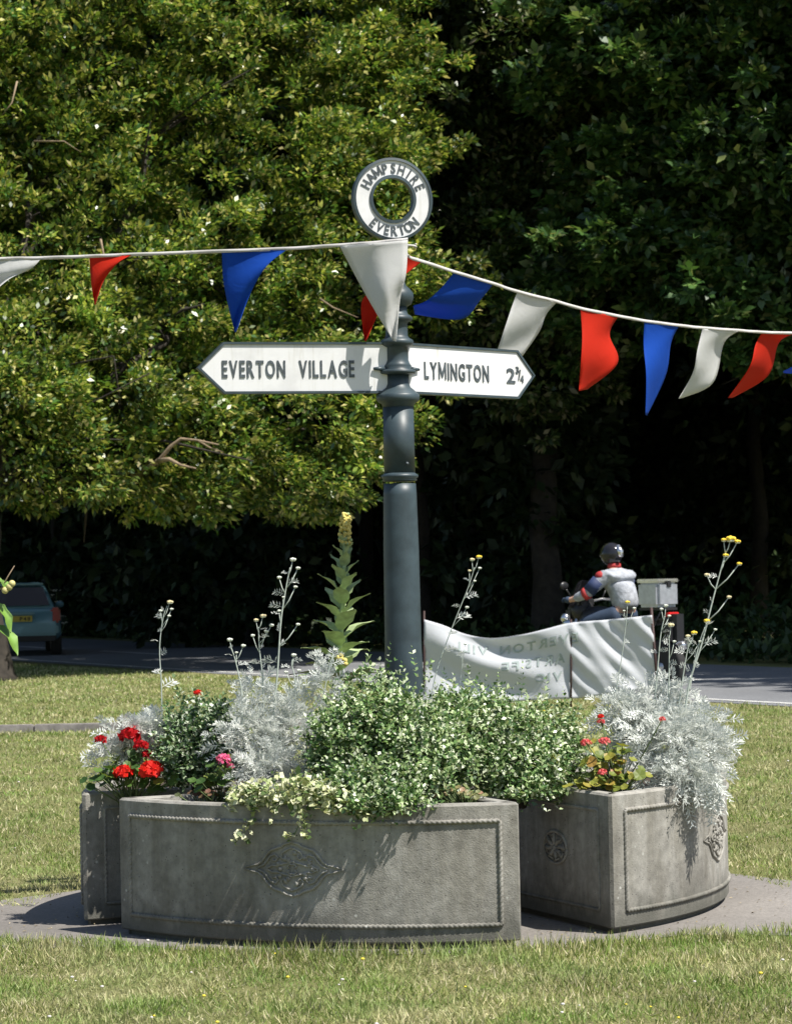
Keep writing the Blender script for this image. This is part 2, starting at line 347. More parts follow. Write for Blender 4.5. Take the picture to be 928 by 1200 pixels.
# ------------------------------------------------------------------ trees
def clump_leaves(C, rc, n_per, L, out_c, r, upb=.35, wr=.5):
    """leaf clumps around centres C, leaves pointing away from clump centre and a bit up"""
    m = len(C); idx = np.repeat(np.arange(m), n_per)
    rr = np.broadcast_to(np.asarray(rc, float).reshape(-1), (m,))[idx][:, None]
    o = nrm(r.normal(size=(m * n_per, 3))) * (r.random((m * n_per, 1)) ** .45); o[:, 2] *= .6
    P = C[idx] + o * rr
    D = nrm(o) * .8 + nrm(P - out_c) * .5 + r.normal(size=P.shape) * .5
    N = r.normal(size=P.shape) * .55; N[:, 2] += .9; N += nrm(P - out_c) * .45
    n = len(P); LL = L * (.6 + .8 * r.random(n))
    if wr > .7:                                            # palmate leaf: three pointed lobes
        D = nrm(D); Sd = nrm(np.cross(D, N)); out = []
        for an, k in ((0, 1), (.95, .78), (-.95, .78)): out.append(kites(P, D * math.cos(an) + Sd * math.sin(an), N, LL * k, LL * k * .5, .1, .55))
        V = np.stack([v.reshape(-1, 4, 3) for v, f in out], 1).reshape(-1, 3); return V, np.arange(len(V)).reshape(-1, 4)
    return kites(P, D, N, LL, LL * wr, .1)
def lobe_points(lobes, dens, r, shell=.5):
    out = []
    for (c, R) in lobes:
        c = np.array(c); R = np.array(R); area = 4 * PI * ((R[0] * R[1]) ** 1.6 / 3 + (R[0] * R[2]) ** 1.6 / 3 + (R[1] * R[2]) ** 1.6 / 3) ** (1 / 1.6)
        n = int(area * dens); u = nrm(r.normal(size=(n, 3)))
        back = u[:, 1] > .35; keep = ~back | (r.random(n) < .4); u = u[keep]
        # lumpy surface: sub-lobes push out and in
        k = 1 + .24 * np.sin(u[:, 0] * 7 + c[0]) * np.sin(u[:, 2] * 6 + c[2]) + .12 * np.sin(u[:, 2] * 13 + u[:, 0] * 9)
        q = (shell + (1 - shell) * r.random(len(u)) ** .5) * k
        out.append(c + u * R * q[:, None])
    return np.concatenate(out)
def limbs(mb, base, targets, r0, r, sway=.25):
    fork = base
    for t in targets:
        t = Vector(t); n = 7; pts = []; rs = []
        for i in range(n + 1):
            k = i / n; p = fork.lerp(t, k); p += Vector((r.normal() * sway, r.normal() * sway, r.normal() * sway * .6)) * math.sin(PI * k) ; p.z += .6 * math.sin(PI * k)
            pts.append(p); rs.append(r0 * (1 - k) ** .8 + .018)
        mb.tube(pts, rs, 7)
        for j in range(4):
            i = 3 + j % 4; q = pts[i] + Vector((r.normal(), r.normal(), r.normal() * .6)) * .9
            mb.tube([pts[i], (pts[i] + q) / 2 + Vector((0, 0, .1)), q], [rs[i] * .6, rs[i] * .4, .01], 5)
M_wbark = plain('shaded_bark', (.018, .015, .012), .95, var=.4, scale=9, bmp=.04)  # bark copy with the woodland shade put into its colour
def tree(name, label, cat, loc, trunk_r, fork_z, lobes, mat, dens, n_per, rc, L, seed, wr=.5, group=None, extra=None, lean=(0, 0), limb=.3):
    """loc on the ground; lobes in world coordinates relative to loc"""
    r = np.random.default_rng(seed); root = empty(name, loc); tag(root, label, cat, group)
    mb = MB(); fork = Vector((lean[0], lean[1], fork_z))
    pr = [(Vector((0, 0, -.05)), 1.75), (Vector((0, 0, .12)), 1.4), (Vector((.02, 0, .45)), 1.12)] + [(Vector((lean[0] * k, lean[1] * k, fork_z * k)) + Vector((.05 * math.sin(k * 9), .04 * math.cos(k * 7), 0)), 1 - .3 * k) for k in (.3, .5, .7, .85, 1)]
    mb.tube([p for p, k in pr], [trunk_r * k for p, k in pr], 14)
    limbs(mb, fork, [(Vector(c) + Vector((0, R[1] * .35, 0))) * .8 + fork * .2 for c, R in lobes], trunk_r * limb, r)
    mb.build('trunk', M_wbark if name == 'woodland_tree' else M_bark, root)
    C = lobe_points(lobes, dens, r); jut = r.random(len(C)) < .12; C[jut] += nrm(C[jut] - C.mean(0)) * (r.random((jut.sum(), 1)) * .9) + r.normal(size=(jut.sum(), 3)) * .25; oc = np.array([lean[0], lean[1], fork_z + 1.5])
    V, Fq = clump_leaves(C, rc * np.where(jut, .6, .5 + 1.0 * r.random(len(C))), n_per, L, oc, r, wr=wr)
    npmesh('crown', V, Fq, mat, root)
    if extra: extra(root)
    return root
def copy_tree(src, loc, rz, sc, label, name=None):
    c = src.copy(); COL.objects.link(c); c.location = loc; c.rotation_euler = (0, 0, rz); c.scale = (sc,) * 3; c['label'] = label
    for ch in list(src.children):
        k = ch.copy(); COL.objects.link(k); k.parent = c
    return c
OAKL = G(-21, 38.7)
def rel(px, py, d, base): return tuple(W(px, py, d) - base)
ol = [(rel(240, 170, 43, OAKL), (3.6, 2.4, 3.0)), (rel(40, 300, 41.5, OAKL), (2.2, 1.9, 2.6)), (rel(385, 280, 42, OAKL), (1.75, 1.6, 2.0)), (rel(425, 130, 43, OAKL), (1.25, 1.5, 1.7)),
      (rel(80, 60, 42.5, OAKL), (2.4, 2, 2.4)), (rel(345, 480, 41, OAKL), (1.75, 1.6, 1.35)), (rel(150, 470, 40.5, OAKL), (2.0, 1.8, 1.2)), (rel(455, 480, 41.5, OAKL), (.62, .9, .9)),
      (rel(230, 520, 40, OAKL), (1.1, 1.2, .9)), (rel(20, 520, 40, OAKL), (1.3, 1.3, .85)), (rel(70, 400, 40, OAKL), (1.5, 1.2, 1.2)), (rel(60, 520, 38.9, OAKL), (1.5, .9, .95)), (rel(350, 560, 40.5, OAKL), (1.3, 1.1, .6)), (rel(210, 575, 40, OAKL), (1.1, .9, .45)), (rel(15, 440, 38.6, OAKL), (1.0, .7, 1.0)), (rel(230, 360, 41, OAKL), (1.9, 1.3, 1.4)), (rel(350, -60, 44, OAKL), (2.6, 2.2, 2.6)), (rel(120, -160, 44, OAKL), (3.6, 3, 3)),
      (rel(-200, 200, 42, OAKL), (3.2, 3, 3.6)), (rel(-190, 450, 41, OAKL), (2.4, 2.2, 1.6)), (rel(515, 345, 42, OAKL), (.75, .8, .5))]
def oak_twigs(root):
    mb = MB()
    def br(pts, r0): mb.tube([Vector(rel(x, y, d, OAKL)) for x, y, d in pts], [r0 * (1 - .75 * i / (len(pts) - 1)) for i in range(len(pts))], 6)
    br([(150, 560, 39.8), (175, 547, 38.9), (188, 538, 38.7), (200, 523, 38.6), (212, 514, 38.6), (232, 516, 38.5), (256, 521, 38.5)], .045)
    br([(186, 540, 38.7), (198, 538, 38.5), (212, 545, 38.5), (230, 549, 38.5)], .045)
    br([(232, 516, 38.5), (245, 524, 38.5), (262, 530, 38.6)], .02)
    br([(60, 470, 39), (78, 480, 38.6), (95, 483, 38.6)], .025); br([(20, 95, 40), (14, 120, 39.8), (2, 135, 39.8)], .016)
    br([(118, 280, 39.4), (122, 300, 39.3), (121, 345, 39.3)], .02); br([(40, 165, 40), (75, 165, 39.8), (95, 178, 39.8)], .016); br([(375, 350, 40), (390, 360, 39.9), (420, 372, 39.9)], .02)
    mb.build('branch', M_twig, root)
tree('oak_tree', 'broad oak in bright yellow-green leaf filling the upper left above the road', 'tree', OAKL, .33, 2.6, ol, M_oak, 5.4, 100, .32, .11, 11, .5, extra=oak_twigs, limb=.2)
B2 = G(640, 47.5)
fl2 = [(rel(620, 60, 46, B2), (2.2, 2, 2.2)), (rel(540, 190, 46.5, B2), (1.6, 1.6, 2.0)), (rel(690, 200, 46, B2), (1.8, 1.6, 1.6)), (rel(600, -110, 49.5, B2), (3.0, 2.4, 2.6)), (rel(570, 330, 45, B2), (1.4, 1.3, 1.4)), (rel(640, 430, 46, B2), (1.3, 1.2, .9)), (rel(500, 40, 46.5, B2), (1.8, 1.6, 2.2))]
tree('flowering_tree', 'dark leafy tree with brownish seed clusters standing just right of the round sign ring', 'tree', B2, .3, 4.5, fl2, M_syc2, 3.2, 55, .4, .15, 12)
B3 = G(1000, 46)
s3 = [(rel(780, 60, 43, B3), (2.3, 2, 2.2)), (rel(905, 150, 42, B3), (2.0, 2, 2.2)), (rel(770, 250, 42.5, B3), (1.9, 1.6, 1.5)), (rel(870, 330, 42, B3), (1.6, 1.5, 1.2)), (rel(690, 330, 43.5, B3), (1.4, 1.3, 1.0)), (rel(950, -60, 43, B3), (3.4, 3, 2.6)), (rel(1040, 250, 42, B3), (2.4, 2, 2.6)), (rel(740, -60, 45, B3), (1.2, 1.2, 1.0)), (rel(910, 400, 41.5, B3), (.9, .9, .5))]
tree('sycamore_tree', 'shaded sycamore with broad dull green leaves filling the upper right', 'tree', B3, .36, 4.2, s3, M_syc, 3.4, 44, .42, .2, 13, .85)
# unseen tall tree added past the right edge to shade the sycamore
B4 = Vector((14.5, 40 - DC, 0))
s4 = [((-.5, 0, 12), (4.2, 3.6, 4.5)), ((-2.6, 1.0, 16), (4.4, 4, 4)), ((1.8, .5, 17), (4.2, 4, 4)), ((-.3, 0, 21), (3.8, 3.6, 3))]
big = tree('added_shade_tree', 'unseen tall tree added beyond the right edge of the lawn for its shade', 'tree', B4, .5, 7, s4, M_syc, .9, 40, .6, .32, 14, .8)
bg2 = big.copy(); COL.objects.link(bg2); bg2.location = (14.5, 31.5 - DC, 0); bg2.rotation_euler = (0, 0, 2.1); bg2.scale = (.92,) * 3; bg2['label'] = 'second unseen tall tree, added beyond the right edge to shade the far side of the road'  # copy of the added tree, out of view, shades the road
for ch in list(big.children): k_ = ch.copy(); COL.objects.link(k_); k_.parent = bg2
# trees of the wood behind
wl = [((0, -1.6, 2.2), (2.8, 1.5, 1.9)), ((1.5, -1.3, 4.6), (2.4, 1.5, 1.9)), ((-1.6, -1.4, 4.4), (2.2, 1.4, 1.9)), ((0, 0, 9), (4.2, 3.4, 3.6)), ((2.2, -.6, 13), (3.6, 3, 3.2)), ((-2.3, .4, 14), (3.8, 3.2, 3.4)), ((.3, 0, 18), (3.6, 3.2, 3.2)), ((-1.2, -1, 6.2), (2.6, 2, 1.8))]
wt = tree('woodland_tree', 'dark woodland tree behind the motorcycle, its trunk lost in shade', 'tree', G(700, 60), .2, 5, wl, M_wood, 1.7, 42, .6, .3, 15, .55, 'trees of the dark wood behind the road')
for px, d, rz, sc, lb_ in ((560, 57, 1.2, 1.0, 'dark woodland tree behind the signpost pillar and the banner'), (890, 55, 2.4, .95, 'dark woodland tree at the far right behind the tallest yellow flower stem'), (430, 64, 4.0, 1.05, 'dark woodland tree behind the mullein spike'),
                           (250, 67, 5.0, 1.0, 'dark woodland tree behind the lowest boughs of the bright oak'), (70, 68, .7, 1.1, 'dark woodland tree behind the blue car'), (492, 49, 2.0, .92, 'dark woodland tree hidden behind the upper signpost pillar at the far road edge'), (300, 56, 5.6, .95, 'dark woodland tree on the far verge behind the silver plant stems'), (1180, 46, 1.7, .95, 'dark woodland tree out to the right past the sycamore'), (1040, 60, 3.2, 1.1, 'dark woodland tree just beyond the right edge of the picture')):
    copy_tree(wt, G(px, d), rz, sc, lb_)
# the deep wood: trunks cannot be told apart; one undulating leafy mass
def deep_wood():
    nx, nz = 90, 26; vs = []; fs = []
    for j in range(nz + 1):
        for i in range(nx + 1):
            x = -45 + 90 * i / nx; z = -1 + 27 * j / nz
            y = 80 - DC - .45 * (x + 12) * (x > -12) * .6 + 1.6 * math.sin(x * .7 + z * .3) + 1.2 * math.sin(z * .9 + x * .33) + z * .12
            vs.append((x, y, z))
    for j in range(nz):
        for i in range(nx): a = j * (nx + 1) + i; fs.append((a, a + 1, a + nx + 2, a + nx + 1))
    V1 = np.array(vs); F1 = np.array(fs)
    r = np.random.default_rng(5); n = 30000; x = r.uniform(-24, 24, n); z = r.uniform(0, 25, n)
    y = 80 - DC - .27 * (x + 12) * (x > -12) + 1.6 * np.sin(x * .7 + z * .3) + 1.2 * np.sin(z * .9 + x * .33) + z * .12 - r.random(n) * 2.2
    N = r.normal(size=(n, 3)) * .6 + np.array([0, -.6, .6]); V2, F2 = kites(np.stack([x, y, z], 1), rdir(n, 0, r), N, .45, .28)
    V, Fq = join([(V1, F1), (V2, F2)]); mi = np.r_[np.zeros(len(F1), int), np.ones(len(F2), int)]
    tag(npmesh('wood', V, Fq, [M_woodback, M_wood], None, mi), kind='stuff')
deep_wood()
def add_shade_canopy():  # leafy sheet added above the view to keep the wood in shade
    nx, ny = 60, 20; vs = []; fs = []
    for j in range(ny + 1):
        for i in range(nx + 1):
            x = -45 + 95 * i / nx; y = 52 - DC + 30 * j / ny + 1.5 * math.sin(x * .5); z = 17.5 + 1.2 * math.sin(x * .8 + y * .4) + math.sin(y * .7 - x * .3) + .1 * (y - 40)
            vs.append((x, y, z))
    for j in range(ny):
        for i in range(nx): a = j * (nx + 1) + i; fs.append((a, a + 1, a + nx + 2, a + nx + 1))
    r = np.random.default_rng(15); n = 9000; P = np.stack([r.uniform(-44, 49, n), r.uniform(50, 80, n) - DC, r.uniform(15.5, 20.5, n)], 1)
    V, Fq = join([(np.array(vs), np.array(fs)), kites(P, rdir(n, 0, r), rdir(n, .8, r), .6, .4)]); mi = np.r_[np.zeros(len(fs), int), np.ones(n, int)]
    tag(npmesh('unseen_shade_canopy', V, Fq, [M_woodback, M_wood], None, mi), kind='stuff')
add_shade_canopy()
def under():
    r = np.random.default_rng(6); n = 26000; t = r.uniform(-14, 62, n); off = 6.9 + np.abs(r.normal(size=n)) * 2.6
    p = np.array([rpt(a, b) for a, b in zip(t, off)])
    hmax = .18 + np.clip((off - 6.9) * .42, 0, 1.8) * (.7 + .4 * np.sin(t * 1.3) * np.sin(t * .37 + off))
    z = hmax * r.random(n) ** .6; P = np.stack([p[:, 0], p[:, 1], z], 1)
    N = r.normal(size=(n, 3)) * .6; N[:, 2] += 1; L = .14 + .12 * r.random(n)
    V, Fq = kites(P, rdir(n, .3, r), N, L, L * .5); tag(npmesh('undergrowth', V, Fq, M_under), kind='stuff')
under()

# ------------------------------------------------------------------ planters
def nvec(b, l=1.0): return Vector((math.sin(rad(b)) * l, -math.cos(rad(b)) * l, 0))
PR = 1.767; PCY = .647; PH = .575
def plan_poly():
    pts = [nvec(45, .13).xy, nvec(-45, .13).xy]          # chamfered inner end
    pts += [nvec(-45, 1.234).xy]
    for i in range(25):
        t = -29.6 + 59.2 * i / 24; pts.append(Vector((PR * math.sin(rad(t)), PCY - PR * math.cos(rad(t)))))
    pts += [nvec(45, 1.234).xy]; return pts[::-1]
def inset(poly, o):
    n = len(poly); out = []
    ar = sum(poly[i].x * poly[(i + 1) % n].y - poly[(i + 1) % n].x * poly[i].y for i in range(n)); sg = 1 if ar > 0 else -1
    for i in range(n):
        a, b, c = poly[i - 1], poly[i], poly[(i + 1) % n]; d1 = (b - a).normalized(); d2 = (c - b).normalized()
        n1 = Vector((-d1.y, d1.x)) * sg; n2 = Vector((-d2.y, d2.x)) * sg; m = (n1 + n2); m = m / max(.25, m.dot(n1) ) if m.length > 1e-6 else n1
        out.append(b + m * o)
    return out
def rope(mb, pts, r=.0085, pitch=.02):
    """two twisted strands"""
    P = [Vector(p) for p in pts]; seg = []; 
    for i in range(len(P) - 1):
        L = (P[i + 1] - P[i]).length; n = max(1, int(L / (pitch / 5)))
        for k in range(n): seg.append(P[i].lerp(P[i + 1], k / n))
    seg.append(P[-1]); s = 0
    ring = 8; vs = []; fs = []
    for i, p in enumerate(seg):
        t = (seg[min(i + 1, len(seg) - 1)] - seg[max(i - 1, 0)]).normalized(); a = t.cross(Vector((0, 0, 1)))
        a = a.normalized() if a.length > .2 else Vector((t.z, 0, -t.x)).cross(t).normalized(); b = t.cross(a).normalized()
        if i: s += (p - seg[i - 1]).length
        for k in range(ring):
            an = 2 * PI * k / ring; rr = r * (.72 + .5 * abs(math.cos(an - s / pitch * PI)))
            vs.append(p + (a * math.cos(an) + b * math.sin(an)) * rr)
    for i in range(len(seg) - 1):
        for k in range(ring): fs.append((i * ring + k, i * ring + (k + 1) % ring, (i + 1) * ring + (k + 1) % ring, (i + 1) * ring + k))
    fs += [tuple(range(ring)), tuple((len(seg) - 1) * ring + k for k in range(ring))]
    mb.add(vs, fs, True)
def arcp(t, z, o=0): return Vector(((PR + o) * math.sin(t / PR), PCY - (PR + o) * math.cos(t / PR), z))   # t = arc length
def make_planter(loc, rz, label):
    root = empty('concrete_planter', loc, rz); tag(root, label, 'planter', 'wedge-shaped concrete planters around the signpost')
    poly = plan_poly(); mb = MB(); prof = [(.03, .005), (.03, .024), (.004, .028), (0, .034), (0, PH - .009), (.009, PH), (.055, PH), (.06, PH - .006), (.062, .50)]
    n = len(poly); vs = []; fs = []
    for o, z in prof:
        for p in inset(poly, o): vs.append((p.x, p.y, z))
    for i in range(len(prof) - 1):
        for k in range(n): fs.append((i * n + k, i * n + (k + 1) % n, (i + 1) * n + (k + 1) % n, (i + 1) * n + k))
    mb.add(vs, fs); mb.build('shell', M_conc, root)
    sb = MB(); ip = inset(poly, .061); sb.add([(p.x, p.y, .535) for p in ip], [tuple(range(n))]); sb.build('soil', M_soil, root)
    h = PR * rad(30) - .085; z0, z1 = .095, .505
    r_ = MB(); N = 30
    top = [arcp(-h + 2 * h * i / N, z1, .002) for i in range(N + 1)]; bot = [arcp(-h + 2 * h * i / N, z0, .002) for i in range(N + 1)]
    rope(r_, top); rope(r_, bot); rope(r_, [top[0], bot[0]]); rope(r_, [top[-1], bot[-1]]); r_.build('rope_border', M_conc, root)
    for sgn in (-1, 1):
        s_ = MB(); d = nvec(45 * sgn); nn = nvec(135 * sgn) * .002
        a, b = d * 1.15 + nn, d * .26 + nn
        q = [a + Vector((0, 0, z1)), b + Vector((0, 0, z1)), b + Vector((0, 0, z0)), a + Vector((0, 0, z0)), a + Vector((0, 0, z1))]
        for i in range(4): rope(s_, [q[i], q[i + 1]], .0065)
        s_.build('rope_border', M_conc, root)
        # round rosette
        m_ = MB(); ce = d * .78 + Vector((0, 0, .32)); nn1 = nvec(135 * sgn)
        def rp(u, v, o=.004): return ce + d * u * 1.5 + Vector((0, 0, v)) + nn1 * o
        m_.tube([rp(.068 * math.cos(2 * PI * k / 28), .068 * math.sin(2 * PI * k / 28)) for k in range(29)], .0065, 6)
        for k in range(8):
            a0 = 2 * PI * k / 8; m_.tube([rp(.012 * math.cos(a0), .012 * math.sin(a0)), rp(.035 * math.cos(a0 + .2), .035 * math.sin(a0 + .2)), rp(.056 * math.cos(a0), .056 * math.sin(a0)), rp(.05 * math.cos(a0 + .5), .05 * math.sin(a0 + .5))], [.008, .011, .008, .004], 6)
        m_.ball(rp(0, 0, .002), .014, 10, 6); m_.build('rosette', M_conc, root)
    # pointed medallion with scrolls on the curved face
    m_ = MB(); zc = .32
    def cp(u, v, o=.003): return arcp(u, zc + v, o)
    def sym(path, r=.006):
        for sx in (1, -1):
            for sz in (1, -1): m_.tube([cp(sx * u, sz * v) for u, v in path], [q * .75 for q in r] if isinstance(r, list) else r * .8, 6)
    sym([(.215, 0), (.175, .012), (.15, .016), (.13, .03), (.112, .055), (.09, .075), (.06, .085), (.045, .09), (.03, .1), (.012, .104), (0, .108)], [.003, .005, .006, .007, .008, .008, .008, .008, .007, .006, .006])
    sym([(.15, .004), (.125, .014), (.108, .032), (.095, .05), (.072, .058), (.06, .045), (.07, .032), (.084, .036)], .0055)
    sym([(.0, .086), (.02, .078), (.04, .066), (.048, .048), (.036, .038), (.024, .046), (.03, .056)], .0055)
    sym([(.0, .03), (.018, .024), (.04, .02), (.062, .012), (.085, .014), (.1, .006), (.112, .001)], .0055)
    sym([(.012, .004), (.02, .012), (.01, .02), (0, .018)], .006)
    for k in range(14):
        a0 = 2 * PI * k / 14; m_.ball(cp(.09 * math.cos(a0) * random.uniform(.5, 1), .07 * math.sin(a0) * random.uniform(.5, 1), .0), .011, 7, 5)
    m_.build('medallion', M_conc, root); return root
E_ = .30; PSH = {-20: (.022, -.12, 0), 70: (.015, -.03, 0), -110: (.02, -.24, 0), 160: (0, .05, 0)}
for a, lab in ((-20, 'front concrete planter with a pointed scroll medallion facing the viewer'), (70, 'right-hand concrete planter with pale sunlit curved face and droopy silver plants over its rim'),
               (-110, 'left-hand concrete planter, partly behind the front one, holding the red geraniums'), (160, 'rear concrete planter hidden behind the signpost and the bushes')):
    make_planter(nvec(a, E_) + Vector(PSH[a]), rad(a), lab)

# ------------------------------------------------------------------ text geometry
_gc = {}
def _poly_glyph(polys):
    vs = []; fs = []
    for p in polys:
        b = len(vs); n = len(p); vs += [(x, y, -.5) for x, y in p] + [(x, y, .5) for x, y in p]
        fs += [tuple(range(b, b + n)), tuple(range(b + n, b + 2 * n))] + [(b + i, b + (i + 1) % n, b + n + (i + 1) % n, b + n + i) for i in range(n)]
    return np.array(vs), fs
_gc['M'] = _poly_glyph([[(0, 0), (.12, 0), (.12, .73), (0, .73)], [(.66, 0), (.78, 0), (.78, .73), (.66, .73)], [(.121, .73), (.121, .46), (.33, .08), (.389, .08), (.389, .27)], [(.659, .73), (.391, .27), (.391, .08), (.45, .08), (.659, .46)]])
_gc['M'] = (_gc['M'][0], _gc['M'][1])
def glyph(ch, bold=.022):
    if ch in _gc: return _gc[ch]
    cu = bpy.data.curves.new('t', 'FONT'); cu.body = ch; cu.size = 1; cu.extrude = .5; cu.offset = bold; cu.resolution_u = 3
    o = bpy.data.objects.new('t', cu); COL.objects.link(o); dg = bpy.context.evaluated_depsgraph_get(); me = bpy.data.meshes.new_from_object(o.evaluated_get(dg))
    vs = np.array([v.co[:] for v in me.vertices]) if len(me.vertices) else np.zeros((0, 3)); fs = [tuple(p.vertices) for p in me.polygons]
    bpy.data.objects.remove(o); bpy.data.curves.remove(cu); bpy.data.meshes.remove(me)
    _gc[ch] = (vs, fs); return _gc[ch]
def text_into(mb, text, w, h, fn, space=.55, gap=.16):
    """lay text in a w x h box, fn(x,y,t)->point; t in 0..1 is thickness"""
    items = []; x = 0
    for ch in text:
        if ch == ' ': x += space; continue
        vs, fs = glyph(ch); x0, x1 = vs[:, 0].min(), vs[:, 0].max(); items.append((x - x0, vs, fs)); x += (x1 - x0) + gap
    tot = x - gap; hh = .73
    for ox, vs, fs in items: mb.add([fn((v[0] + ox) / tot * w, v[1] / hh * h, v[2] + .5) for v in vs], fs)

# ------------------------------------------------------------------ signpost
post = empty('fingerpost', (0, 0, 0)); tag(post, 'grey cast-iron fingerpost with two white arms and a round ring on top', 'signpost')
def px2z(py): return 1.5 + (669 - py) / (F / DC)
pl = [(.125, .005), (.125, .3), (.11, .34), (.098, .4), (.092, .9), (.084, 1.15), (.081, 1.6), (.076, 1.85), (.0735, px2z(566))]
mb = MB(); mb.lathe(pl, n=40); mb.build('pillar', M_post, post)
mb = MB(); z = px2z(558); mb.lathe([(.0735, z - .02), (.08, z - .016), (.0765, z - .008), (.085, z - .002), (.085, z + .008), (.0765, z + .013), (.071, z + .018)], n=40)
mb.build('moulding', M_post, post)
mb = MB(); mb.lathe([(.071, px2z(553)), (.0705, px2z(476))], n=40)
MH = Matrix.Translation((.03, -.0715, px2z(543)))
mb.build('upper_pillar', M_post, post)
mb = MB(); mb.ball((.035, -.062, px2z(543)), .008, 8, 6); mb.build('bolt_hole', M_letter, post)
mb = MB(); zz = px2z; mb.lathe([(.071, zz(476)), (.075, zz(472)), (.09, zz(470)), (.098, zz(467.5)), (.099, zz(462)), (.092, zz(460.5)), (.088, zz(459.5)), (.075, zz(456)), (.06, zz(453)), (.053, zz(449)), (.053, zz(438))], n=40)
mb.lathe([(.053, zz(438)), (.082, zz(437)), (.086, zz(435)), (.083, zz(433)), (.06, zz(431)), (.066, zz(428)), (.058, zz(425)), (.052, zz(421)), (.052, zz(406)), (.06, zz(405)), (.073, zz(403)), (.078, zz(400)), (.073, zz(397)), (.058, zz(395)), (.051, zz(392)),
          (.05, zz(378)), (.055, zz(376)), (.068, zz(375)), (.076, zz(372)), (.068, zz(369)), (.054, zz(367)), (.05, zz(364)), (.05, zz(358))], n=40)
mb.build('collar', M_post, post)
mb = MB(); mb.lathe([(.05, zz(358)), (.07, zz(355)), (.081, zz(348)), (.08, zz(342)), (.066, zz(337.5)), (.048, zz(333)), (.036, zz(325)), (.029, zz(312)), (.024, zz(298)), (.022, zz(279))], n=36); mb.build('finial', M_post, post)
# ring
RZ = 3.205; RY = rad(18); ru = Vector((math.cos(RY), math.sin(RY), 0)); rnn = Vector((math.sin(RY), -math.cos(RY), 0)); rc_ = Vector((-.008, 0, RZ))
def ringp(r, a, o): return rc_ + ru * (r * math.cos(a)) + Vector((0, 0, r * math.sin(a))) + rnn * o
def annulus(prof, n=72):
    mb = MB(); vs = []; fs = []; m = len(prof)
    for k in range(n):
        for r, o in prof: vs.append(ringp(r, 2 * PI * k / n, o))
    for k in range(n):
        for j in range(m): fs.append((k * m + j, ((k + 1) % n) * m + j, ((k + 1) % n) * m + (j + 1) % m, k * m + (j + 1) % m))
    mb.add(vs, fs); return mb
annulus([(.098, -.02), (.110, -.02), (.111, .02), (.097, .021)][::-1]).build('inner_rim', M_post, post)
annulus([(.178, -.02), (.1905, -.018), (.1905, .018), (.178, .021)][::-1]).build('outer_rim', M_post, post)
ringo = annulus([(.1095, -.013), (.1785, -.013), (.1785, .013), (.1095, .013)]).build('ring', M_white, post)
mb = MB()
def arc_text(word, a0, a1, top):
    for i, ch in enumerate(word):
        a = rad(a0 + (a1 - a0) * i / (len(word) - 1)); vs, fs = glyph(ch); xc = (vs[:, 0].min() + vs[:, 0].max()) / 2; sc = .0465 / .73; sx = sc * .8
        er = Vector((math.cos(a), math.sin(a))); et = Vector((math.sin(a), -math.cos(a)))
        if not top: er = -er; et = -et
        ctr = Vector((math.cos(a), math.sin(a))) * .1435; out = []
        for v in vs:
            p = ctr + et * ((v[0] - xc) * sx) + er * ((v[1] - .365) * sc); out.append(rc_ + ru * p.x + Vector((0, 0, p.y)) + rnn * (.011 + .005 * (v[2] + .5)))
        mb.add(out, fs)
arc_text('HAMPSHIRE', 153, 24, True); arc_text('EVERTON', 229, 313, False)
mb.build('lettering', M_letter, ringo); ringo.children[0]['label'] = 'HAMPSHIRE and EVERTON in dark letters'
def arm(u, n, flip, words, lab):
    u = Vector(u).normalized(); n = Vector(n).normalized(); zc = 2.432; H = .116; L0, L1, L2 = .045, .805, .925
    def P(s, z, o): return u * s + Vector((0, 0, zc + z)) + n * o
    def outline(k): return [(L0, -H + k), (L1 - k * .4, -H + k), (L2 - k * 1.4, 0), (L1 - k * .4, H - k), (L0, H - k)]
    o = MB(); ou = outline(0); q = len(ou); vs = [P(s, z, -.014) for s, z in ou] + [P(s, z, .014) for s, z in ou]
    o.add(vs, [tuple(range(q)), tuple(range(q, 2 * q))] + [(i, (i + 1) % q, q + (i + 1) % q, q + i) for i in range(q)]); ao = o.build('arm', M_white, post); ao['label'] = lab
    b = MB(); inn = outline(.0105)
    for sg in (1, -1):
        vs = [P(s, z, .0135 * sg) for s, z in ou] + [P(s, z, .021 * sg) for s, z in ou] + [P(s, z, .021 * sg) for s, z in inn] + [P(s, z, .0135 * sg) for s, z in inn]
        fs = []
        for i in range(q - 1):
            for j in range(3): fs.append((j * q + i, j * q + i + 1, (j + 1) * q + i + 1, (j + 1) * q + i))
        b.add([v + (v - P(.4, 0, 0)) * .004 for v in vs], fs)
    e = MB(); vs = []
    for s, z in ou:
        c = P(s, z, 0); d = (c - P(.4, 0, 0)); k = 1 + .0035 / max(d.length, .05); vs.append(P(.4, 0, 0) + d * k + n * .0195); vs.append(P(.4, 0, 0) + d * k - n * .0195)
    b.add(vs, [(2 * i, 2 * i + 2, 2 * i + 3, 2 * i + 1) for i in range(q - 1)]); b.build('edge_frame', M_post, ao)
    t = MB()
    for word, s0, s1, h, dz in words:
        sa = min(s0, s1) if not flip else max(s0, s1); w = abs(s1 - s0)
        text_into(t, word, w, h, lambda x, y, k: P(sa + (x if not flip else -x), y - h / 2 + dz, .0125 + .0055 * k))
    t.build('lettering', M_letter, ao)
    # bracket flange clasping the arm root
    k = MB(); k.tube([P(.07, -.005, .024), P(.118, -.005, .024)], [.012, .006], 8); k.tube([P(.06, -.005, -.024), P(.145, -.005, -.024)], [.012, .006], 8)
    k.build('bracket', M_post, post)
arm((-.97, -.24, 0), (.24, -.97, 0), True, [('EVERTON', .815, .525, .078, -.003), ('VILLAGE', .462, .205, .078, -.003)], 'white arm pointing left reading EVERTON VILLAGE')
